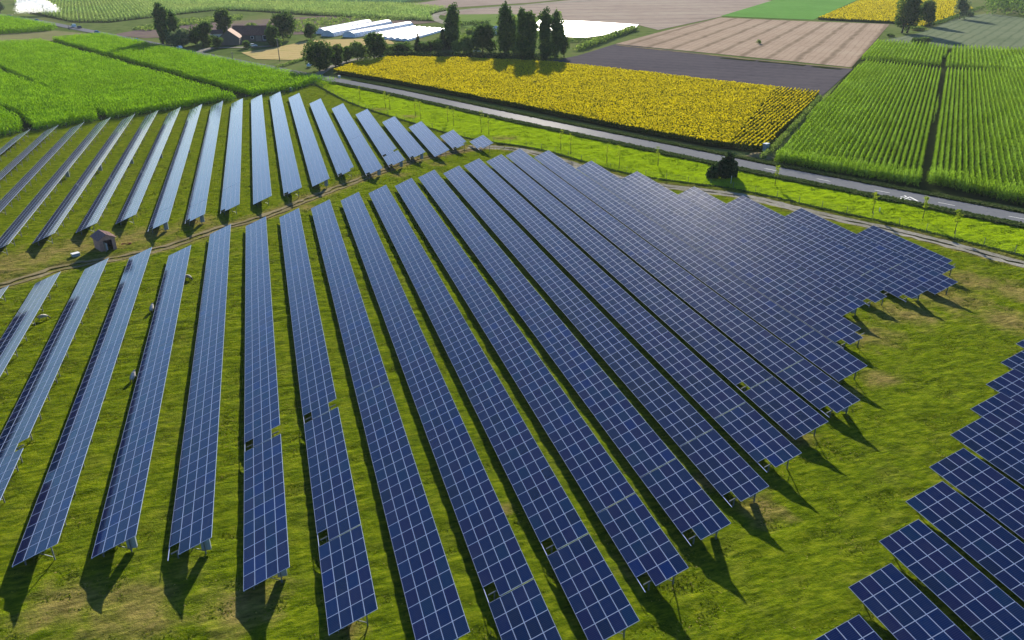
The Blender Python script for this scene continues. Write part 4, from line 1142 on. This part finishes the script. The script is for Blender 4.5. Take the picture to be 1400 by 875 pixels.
# irrigation spray
b = ground(34, 20.5)
n = 15000
t = np.where(rng.random(n) < 0.15, -np.abs(rng.normal(0, 0.09, n)), rng.beta(1.0, 1.25, n))
env = np.where(t > 0, np.sqrt(np.clip(1 - t ** 2, 0, 1)), np.exp(-(t / 0.25) ** 2)) * 13.0
u = rng.random(n) ** 0.55
c = np.c_[t * 24.0 + rng.normal(0, 0.5, n), rng.normal(0, 1.0, n) * (1.0 + 2.5 * np.clip(t, 0, 1)), np.maximum(0.2, env * (0.10 + 0.90 * u) + 1.2 * np.clip(t, 0, 1) + rng.normal(0, 0.35, n))]
s = rng.uniform(0.08, 0.30, n)[:, None]
t1 = rng.normal(size=(n, 3)); t1 /= np.linalg.norm(t1, axis=1)[:, None]; t2 = np.cross(t1, rng.normal(size=(n, 3))); t2 /= np.linalg.norm(t2, axis=1)[:, None]
v = np.stack([c - t1 * s, c - t2 * s, c + t1 * s, c + t2 * s], 1).reshape(-1, 3)
wm, nt, bb = new_mat('water_drops')
bb.inputs['Base Color'].default_value = (0.92, 0.94, 0.96, 1); bb.inputs['Roughness'].default_value = 0.3
tr = N(nt, 'ShaderNodeBsdfTranslucent'); tr.inputs[0].default_value = (0.95, 0.96, 0.98, 1)
mx = N(nt, 'ShaderNodeMixShader'); mx.inputs[0].default_value = 0.6
nt.links.new(bb.outputs[0], mx.inputs[1]); nt.links.new(tr.outputs[0], mx.inputs[2]); nt.links.new(mx.outputs[0], nt.nodes['Material Output'].inputs[0])
o = link('water_spray', np_mesh('water_spray', v, np.arange(n * 4).reshape(-1, 4)), wm); o.location = (b[0], b[1], 0); o.rotation_euler = (0, 0, R(-15))
tag(o, 'white plume of irrigation water over the far pale crop', 'water spray', kind='stuff')

# ------------------------------------------------------------------ the solar rows
SLOPE, DZ, LOW, PITCH_X = 4.05, 1.522, 0.83, 6.1245
HIGH = LOW + DZ
RUN = math.sqrt(SLOPE ** 2 - DZ ** 2)
TILT = math.asin(DZ / SLOPE)
X_FRONT, X_FAR, X_SIDE = -2.87, -44.36, -2.87 - 0.40 * PITCH_X
ML, MW, MT, RIM = 1.655, 1.003, 0.04, 0.025      # module length along the row, width up the slope, thickness, frame width
CP, SP = 1.668, SLOPE / 4                          # spacing of columns and of the four tiers


def module_arrays():
    y, x, t = ML / 2, MW / 2, MT
    o = np.array([(-x, -y), (x, -y), (x, y), (-x, y)]); i = np.array([(-x + RIM, -y + RIM), (x - RIM, -y + RIM), (x - RIM, y - RIM), (-x + RIM, y - RIM)])
    v = np.concatenate([np.c_[o, np.full(4, 0.0)], np.c_[i, np.full(4, 0.0)], np.c_[i, np.full(4, -0.006)], np.c_[o, np.full(4, -t)]])
    f, mi = [], []
    for k in range(4):
        k2 = (k + 1) % 4
        f += [(k, k2, 4 + k2, 4 + k), (4 + k, 4 + k2, 8 + k2, 8 + k), (k2, k, 12 + k, 12 + k2)]; mi += [1, 1, 1]
    f.append((8, 9, 10, 11)); mi.append(0)
    f.append((15, 14, 13, 12)); mi.append(2)
    uv = {12: [(0, 0), (1, 0), (1, 1), (0, 1)]}
    return v, np.array(f), np.array(mi), uv
MV, MF, MMI, MUV = module_arrays()
PV = [M['glass_pv'], M['aluminium'], M['backsheet']]
ct, st = math.cos(TILT), math.sin(TILT)


def modules_mesh(name, centres, var, frame=True):
    """centres in row space (x, y, z); every module tilted; one mesh"""
    n = len(centres)
    w = np.empty((n, 16, 3))
    jx = rng.normal(0, 0.0016, n)[:, None]; jy = rng.normal(0, 0.0012, n)[:, None]
    lz = MV[None, :, 2] + jx * MV[None, :, 0] + jy * MV[None, :, 1]
    w[:, :, 0] = MV[None, :, 0] * ct - lz * st; w[:, :, 1] = MV[None, :, 1]; w[:, :, 2] = MV[None, :, 0] * st + lz * ct
    w += np.asarray(centres)[:, None, :]
    f = (MF[None] + 16 * np.arange(n)[:, None, None]).reshape(-1, 4)
    me = np_mesh(name, w.reshape(-1, 3), f, np.repeat(var, 14), mi=np.tile(MMI, n))
    uvl = me.uv_layers.new(name='UVMap')
    u = np.zeros((n, 14, 4, 2), np.float32); u[:, 12] = np.array(MUV[12])
    uvl.data.foreach_set('uv', u.ravel())
    return me


SINGLE = [modules_mesh('solar_module', [(0, 0, 0)], np.array([k / 11])) for k in range(12)]
for me in SINGLE:
    for k in PV: me.materials.append(k)

# one welded frame: short leg, tall leg, rafter and brace
fm = MB()
xf, xr = -RUN + 0.75, -0.80
zf, zr = LOW + 0.75 * DZ / RUN - 0.16, HIGH - 0.80 * DZ / RUN - 0.16
fm.box((xf, 0, zf / 2 - 0.1), (0.09, 0.11, zf + 0.2)).box((xr, 0, zr / 2 - 0.1), (0.09, 0.11, zr + 0.2))
fm.bar((-RUN + 0.25, 0, LOW + 0.25 * DZ / RUN - 0.13), (-0.2, 0, HIGH - 0.2 * DZ / RUN - 0.13), 0.07, 0.10)
fm.bar((xr, 0.0, 0.45), (xf + 0.9, 0.0, zf + 0.9 * DZ / RUN - 0.02), 0.05, 0.05)
fo = fm.build('support_frame', M['galvanised']); FRAME = fo.data; bpy.data.objects.remove(fo)
cb = MB().box((-0.72, 0.14, 1.15), (0.75, 0.34, 1.5)); co = cb.build('inverter_box', M['cabinet'], None, 0.02); CAB = co.data; bpy.data.objects.remove(co)


def solar_row(x_high, y_near, y_far, joints, label, group, single=100, cut_near='', cut_joint=None, cab=(), cut_far=''):
    """one row: tables end to end; tiers 0 (low) to 3 (high); cut strings name the tiers without a module in the end column"""
    root = empty('solar_panel_row', (x_high, y_near, 0)); tag(root, label, 'solar panels', group)
    edges = [0.0]
    js = sorted(j - y_near for j in joints)
    pos = 0.0; spans = []
    for j in js + [None]:
        endp = (j if j is not None else y_far - y_near)
        nc = int(round((endp - pos) / CP))
        while nc > 0:                          # long stretches are split into butted tables
            take = nc if nc <= 26 else (24 if nc > 30 else nc // 2)
            spans.append((pos, take)); nc -= take
            pos += take * CP + (0.02 if nc else 0.13)
    left = single
    for si, (p0, nc) in enumerate(spans):
        y0, y1 = p0, p0 + nc * CP
        b = MB()
        for fx in (0.30, 0.70):
            b.bar((-RUN * (1 - fx), y0 - 0.05, LOW + DZ * fx - 0.075), (-RUN * (1 - fx), y1 + 0.05, LOW + DZ * fx - 0.075), 0.06, 0.09)
        low_trim = (-RUN + 0.06, LOW + 0.02 - 0.06)
        b.bar((low_trim[0], y0 - 0.02, low_trim[1]), (low_trim[0], y1 + 0.02, low_trim[1]), 0.05, 0.05, 1)
        tb = b.build('solar_table', [M['galvanised'], M['aluminium']], root)
        gone = set()
        if si == 0: gone |= {(0, int(k)) for k in cut_near}
        if cut_joint and si in cut_joint: gone |= {(0, int(k)) for k in cut_joint[si]}
        if si == len(spans) - 1: gone |= {(nc - 1, int(k)) for k in cut_far}
        cells = [(c, k) for c in range(nc) for k in range(4) if (c, k) not in gone]
        ctr = [(-RUN + (k + 0.5) * SP * ct, y0 + (c + 0.5) * CP, LOW + (k + 0.5) * SP * st) for c, k in cells]
        var = np.clip(np.repeat(rng.normal(0.45, 0.12, 1), len(cells)) + rng.normal(0, 0.2, len(cells)), 0, 1)
        if left > 0:
            one = cells[:left]
            for q, vv in zip(ctr[:left], var[:left]):
                mo = bpy.data.objects.new('solar_module', SINGLE[min(11, int(vv * 12))]); COL.objects.link(mo)
                mo.parent = tb; mo.location = q
            ctr, var = ctr[left:], var[left:]; left -= len(one)
        if len(ctr):
            me = modules_mesh('module_deck', ctr, var)
            d = link('module_deck', me, PV, tb)
            if single: d['kind'] = 'stuff'
        nf = max(2, int(round(nc * CP / 5.0)) + 1)
        for i in range(nf):
            fo = bpy.data.objects.new('support_frame', FRAME); COL.objects.link(fo); fo.parent = tb
            fo.location = (0, y0 + 0.75 + (y1 - y0 - 1.5) * i / (nf - 1), 0)
    for c_ in cab:
        co = bpy.data.objects.new('inverter_box', CAB); COL.objects.link(co); co.parent = root
        co.location = (0, (c_ - y_near), 0)
    return root


ORD = ['first', 'second', 'third', 'fourth', 'fifth', 'sixth', 'seventh', 'eighth', 'ninth', 'tenth', 'eleventh', 'twelfth', 'thirteenth', 'fourteenth', 'fifteenth', 'sixteenth', 'seventeenth', 'eighteenth', 'nineteenth', 'twentieth', 'twenty-first', 'twenty-second', 'twenty-third', 'twenty-fourth', 'twenty-fifth']
FRONT = {  # index: near end, far end, joints, tiers missing at the near end, tiers missing after a joint, cabinets
    -6: (57, 123.3, (93,), '', None, ()), -5: (57.5, 127.1, (92.5,), '', None, ()), -4: (60, 131.8, (76.8, 94.5), '', {1: '3'}, ()), -3: (60.3, 135.7, (98.6,), '', None, ()),
    -2: (59.5, 135.0, (97.6,), '', None, (60.4,)), -1: (57.4, 143.5, (105.7,), '0', None, (58.3,)), 0: (51.9, 147.1, (71.9,), '', {1: '03'}, (53.2,)),
    1: (45.4, 151.1, (55.2, 75.3), '', {1: '0', 2: '03'}, ()), 2: (41.3, 154.3, (79.0,), '', None, ()), 3: (35.0, 158.6, (44.8,), '', {1: '0'}, ()),
    4: (38.7, 162.6, (48.6,), '', {1: '0'}, ()), 5: (42.6, 166.7, (52.5,), '0', None, ()), 6: (46.4, 170.8, (56.3,), '0', None, (47.6,)),
    7: (50.0, 174.3, (60.2,), '0', None, (51.2,)), 8: (53.7, 178.2, (63.8,), '0', None, ()), 9: (57.8, 181.8, (67.0,), '', {1: '0'}, ()),
    10: (60.5, 184.9, (70.5,), '0', None, (61.6,)), 11: (66.9, 181.6, (77,), '', None, ()), 12: (74.0, 170.1, (112.2, 150), '03', None, ()),
    13: (82.3, 157.9, (120.4,), '', None, (83.5,)), 14: (84.2, 143.0, (122.3,), '03', None, ()), 15: (83.9, 133.3, (94,), '0', None, (85.2,)), 16: (84.9, 122.8, (95,), '', None, ()), 17: (90.7, 111.3, (), '3', None, ())}
for i, (yn, yf, js, cut, cj, cab) in FRONT.items():
    n = i + 6
    extra = ('near end out of frame' if i <= -4 else 'full square near end' if i in (-3, -2) else 'low end module missing' if i == -1 else
             'two holes in one joint' if i == 0 else 'three holes, two joints' if i == 1 else 'hole free, reaching photo bottom' if i == 2 else
             'cut off with black hole' if i == 3 else 'black hole near its end' if i == 4 else
             'low end module missing' if i in (5, 6, 7, 8, 10) else 'green hole, square end' if i == 9 else
             'overlapped by its neighbours' if i < 17 else 'outermost and shortest')
    solar_row(X_FRONT + i * PITCH_X, yn, yf, js, f'{ORD[n]} row of the big middle block from the hut side, {extra}', 'rows of the big middle block', 100, cut, cj, cab)

FAR_T = {-3: 244.8, -2: 248.9, -1: 252.1, 0: 256.6, 1: 262.0, 2: 265.9, 3: 269.6, 4: 273.4, 5: 276.9, 6: 280.8, 7: 286.0, 8: 290.0, 9: 286.1, 10: 273.2, 11: 261.5, 12: 249.5, 13: 235.8, 14: 226.7, 15: 213.0, 16: 203.3}
FAR_B = {-3: 132, -2: 136, -1: 140, 0: 143.9, 1: 147.8, 2: 151.9, 3: 155.4, 4: 149.1, 5: 151.9, 6: 156.6, 7: 160.8, 8: 165.3, 9: 170.8, 10: 177.6, 11: 176.5, 12: 182.7, 13: 188.9, 14: 189.5, 15: 195.5, 16: 193.5}
FCUT = {4: '0', 5: '0', 6: '0', 8: '0', 10: '03', 11: '0', 12: '0', 13: '0', 15: '03', 16: '0'}
FJ = {4: (159.4,), 5: (162.2,), 6: (174,), 9: (), 10: (187.5,), 11: (214,), 12: (192.7, 210.5)}
FCAB = {0: (196,), 1: (200,), 2: (205,), 3: (209,), 4: (150.4, 213), 5: (153.2,), 9: (172,), 11: (177.8,), 12: (184,), 13: (190.2,)}
for i in FAR_T:
    n = i + 3
    extra = ('a thin brownish sliver' if i < 0 else 'streaked grey white' if i < 3 else 'grey white, above the hut' if i == 3 else 'pale blue, reaching the track' if i < 9 else
             'pale blue and shorter' if i < 14 else 'only a short table' if i < 16 else 'smallest, beside the verge')
    solar_row(X_FAR + i * PITCH_X, FAR_B[i], FAR_T[i], FJ.get(i, ()), f'{ORD[n]} row of the pale far block from the photo edge, {extra}', 'rows of the pale far block', 0, FCUT.get(i, ''), {1: '03'} if i == 12 else None, FCAB.get(i, ()))

for k, i in enumerate(range(6, 18)):
    yf = 30.7 + 3.83 * (i - 6)
    if i > 10: yf = {11: 49.8, 12: 53.85, 13: 57.4, 14: 61.3, 15: 65.1, 16: 68.6, 17: 72.4}[i]
    lo_y = 12 if i < 10 else 24
    solar_row(X_SIDE + i * PITCH_X + (0.3 if i >= 12 else 0), lo_y + (yf - lo_y) % CP, yf, (), f'{ORD[k]} row of the deep blue corner block from the photo bottom' + (', barely in view' if i in (6, 7) else ', square far end'), 'rows of the deep blue corner block', 100)

# ------------------------------------------------------------------ hut, trough, hose, sheep
M['hut_wall'] = plain('old_brick', (0.36, 0.22, 0.18), 0.85, var=0.25, scale=5)
M['hut_roof'] = plain('hut_tile', (0.24, 0.15, 0.14), 0.75, var=0.3, scale=6)
a0, a1, a2 = ground(122.3, 341.7), ground(138.9, 346.3), ground(156, 342.9)
ex = a2 - a1; Wd = float(np.hypot(*ex)); rz = math.atan2(ex[1], ex[0])
Wd, Dp = 2.6, 3.2
hut = empty('hut', (a1[0], a1[1], 0), rz + R(6)); tag(hut, 'small brick hut with a two pitch roof and open dark doorway beside the dirt track', 'hut')
e_, rg = 2.3, 3.0
b = MB()
th = 0.14
b.box((th / 2, Dp / 2, e_ / 2), (th, Dp, e_)).box((Wd - th / 2, Dp / 2, e_ / 2), (th, Dp, e_)).box((Wd / 2, Dp - th / 2, e_ / 2), (Wd - 2 * th - .004, th, e_))
b.box((0.32 + th / 2, th / 2, e_ / 2), (0.64 - th, th, e_)).box((Wd - 0.36, th / 2, e_ / 2), (0.44, th, e_)).box((Wd / 2 + 0.02, th / 2, e_ - 0.12), (Wd - 1.22, th, 0.24))
for yy in (0.07, Dp - 0.07):
    A_ = [(0.02, yy - .06, e_ + .002), (Wd - 0.02, yy - .06, e_ + .002), (Wd / 2, yy - .06, rg)]; B_ = [(p[0], yy + .06, p[2]) for p in A_]
    b.face(A_); b.face(B_)
    for i in range(3): b.face([A_[i], A_[(i + 1) % 3], B_[(i + 1) % 3], B_[i]])
b.build('wall', M['hut_wall'], hut)
MB().box((Wd / 2, Dp / 2, 0.03), (Wd - 2 * th - .02, Dp - 2 * th - .02, 0.06)).build('floor_slab', M['track'], hut)
rf = MB(); o_ = 0.28; sl = (rg - e_) / (Wd / 2)
for sg in (-1, 1):
    xe = Wd / 2 + sg * (Wd / 2 + o_); ze = e_ - sl * o_ + 0.05
    A_ = [(xe, -o_, ze), (xe, Dp + o_, ze), (Wd / 2, Dp + o_, rg + 0.05), (Wd / 2, -o_, rg + 0.05)]; B_ = [(p[0], p[1], p[2] + 0.09) for p in A_]
    rf.face(A_); rf.face(B_)
    for i in range(4): rf.face([A_[i], A_[(i + 1) % 4], B_[(i + 1) % 4], B_[i]])
ro = rf.build('roof', M['hut_roof'], hut)
for sg in (-1, 1):
    bt = MB()
    for q in range(9):
        y_ = -o_ + (q + 0.5) * (Dp + 2 * o_) / 9
        xe = Wd / 2 + sg * (Wd / 2 + o_); ze = e_ - sl * o_ + 0.05
        bt.bar((xe, y_, ze + 0.10), (Wd / 2 + sg * 0.05, y_, rg + 0.13), 0.06, 0.05)
    bt.build('batten', M['hut_roof'], ro)
MB().box((Wd * 0.40, 0.55, 0.75), (0.5, 0.35, 1.3)).build('switch_box', M['white_wall'], hut, 0.02)
dr = MB().box((0.64 + 0.02, -0.45, 0.98), (0.05, 0.9, 1.9)); dr.build('door', M['wood'], hut)

b = ground(104, 351)
root = empty('water_trough', (b[0], b[1], 0), R(30)); tag(root, 'low box with a white lid beside the hut shadow', 'water trough')
MB().box((0, 0, 0.3), (1.15, 0.85, 0.6)).build('tub', M['cabinet'], root, 0.03)
MB().box((0, 0, 0.64), (1.25, 0.95, 0.07)).build('lid', M['white_wall'], root, 0.01)

b = ground(172, 335)
hs = MB()
for q in range(3):
    pts = [((0.6 + 0.1 * q) * math.cos(t) + 0.08 * q, (0.30 + 0.05 * q) * math.sin(t), 0.10 + 0.07 * q + 0.05 * math.sin(2 * t + q)) for t in np.linspace(0, 6.28, 26)]
    hs.tube(pts, 0.05, 6)
hs.tube([(1.0, 0, 0.1), (2.0, 0.5, 0.12), (3.1, 0.6, 0.1), (4.4, 1.2, 0.1), (5.6, 1.5, 0.1)], 0.06, 6)
tag(hs.build('coiled_pipe', plain('red_pipe', (0.16, 0.03, 0.035), 0.6)), 'dark red coiled pipe lying in dry grass beside the hut', 'pipe').location = (b[0], b[1], 0)

M['wool'] = plain('wool', (0.42, 0.40, 0.35), 0.95, var=0.12, scale=9)
M['sheep_dark'] = plain('sheep_face', (0.10, 0.08, 0.07), 0.8)


def sheep_mesh(graze):
    J, Ra, E = [], [], []
    def j(p, r, par=None):
        J.append(p); Ra.append(r)
        if par is not None: E.append((par, len(J) - 1))
        return len(J) - 1
    hip = j((-0.42, 0, 0.66), 0.20); mid = j((-0.05, 0, 0.64), 0.25, hip); sh = j((0.32, 0, 0.68), 0.20, mid)
    if graze:
        nk = j((0.55, 0, 0.50), 0.11, sh); hd = j((0.68, 0, 0.27), 0.085, nk); mz = j((0.80, 0, 0.12), 0.05, hd)
    else:
        nk = j((0.52, 0, 0.88), 0.11, sh); hd = j((0.66, 0, 0.98), 0.09, nk); mz = j((0.84, 0, 0.90), 0.055, hd)
    for s in (-1, 1):
        j((hd and J[hd][0] - 0.02, s * 0.16, J[hd][2] + 0.05), 0.025, hd)
        k = j((0.33, s * 0.13, 0.40), 0.065, sh); k = j((0.35, s * 0.13, 0.22), 0.04, k); j((0.36, s * 0.13, 0.0), 0.04, k)
        k = j((-0.40, s * 0.13, 0.44), 0.075, hip); k = j((-0.50, s * 0.13, 0.24), 0.042, k); j((-0.45, s * 0.13, 0.0), 0.04, k)
    j((-0.68, 0, 0.52), 0.05, hip)
    me = bpy.data.meshes.new('sheep'); me.from_pydata(J, E, []); me.update()
    o = bpy.data.objects.new('tmp', me); COL.objects.link(o)
    sk = o.modifiers.new('s', 'SKIN'); o.modifiers.new('u', 'SUBSURF').levels = 2
    for k, r in enumerate(Ra): me.skin_vertices[0].data[k].radius = (r, r)
    me.skin_vertices[0].data[0].use_root = True
    dg = bpy.context.evaluated_depsgraph_get(); dg.update()
    out = bpy.data.meshes.new_from_object(o.evaluated_get(dg))
    bpy.data.objects.remove(o); bpy.data.meshes.remove(me)
    out.name = 'sheep'
    out.materials.clear(); out.materials.append(M['wool']); out.materials.append(M['sheep_dark'])
    for p_ in out.polygons:
        p_.use_smooth = True
        c_ = p_.center
        if c_.z < 0.38 and abs(c_.x) < 0.6 or (c_.x > 0.58): p_.material_index = 1
    for vv in out.vertices:
        if vv.co.z > 0.42 and vv.co.x < 0.5: vv.co += vv.normal * random.uniform(-0.015, 0.03)
    return out
SH = [sheep_mesh(False), sheep_mesh(True)]
for x, y, rz, k, lb in ((60, 438, 15, 1, 'white sheep grazing in the open strip between the two outer rows'), (258, 383, -40, 1, 'white sheep close behind the high edge of a row near the track'),
                        (208.5, 427, 80, 0, 'white sheep peeping from under a low edge, the one farther from the camera'), (183, 521, 75, 0, 'white sheep half under a low edge, the one nearer the camera')):
    b = ground(x, y)
    o = bpy.data.objects.new('sheep', SH[k]); COL.objects.link(o); o.location = (b[0], b[1], 0.04); o.rotation_euler = (0, 0, R(rz)); o.scale = (1.08,) * 3
    tag(o, lb, 'sheep', 'sheep grazing among the panels')

# ------------------------------------------------------------------ the evening air
hz = MB().box((60, 420, 34), (1900, 1400, 80)).build('haze', None)
hm = bpy.data.materials.new('evening_air'); hm.use_nodes = True
nt = hm.node_tree; nt.nodes.remove(nt.nodes['Principled BSDF'])
pv_ = N(nt, 'ShaderNodeVolumePrincipled')
pv_.inputs['Color'].default_value = (0.80, 0.90, 1.0, 1); pv_.inputs['Density'].default_value = 0.00005; pv_.inputs['Anisotropy'].default_value = 0.0
nt.links.new(pv_.outputs[0], nt.nodes['Material Output'].inputs['Volume'])
hz.data.materials.append(hm); tag(hz, kind='stuff')
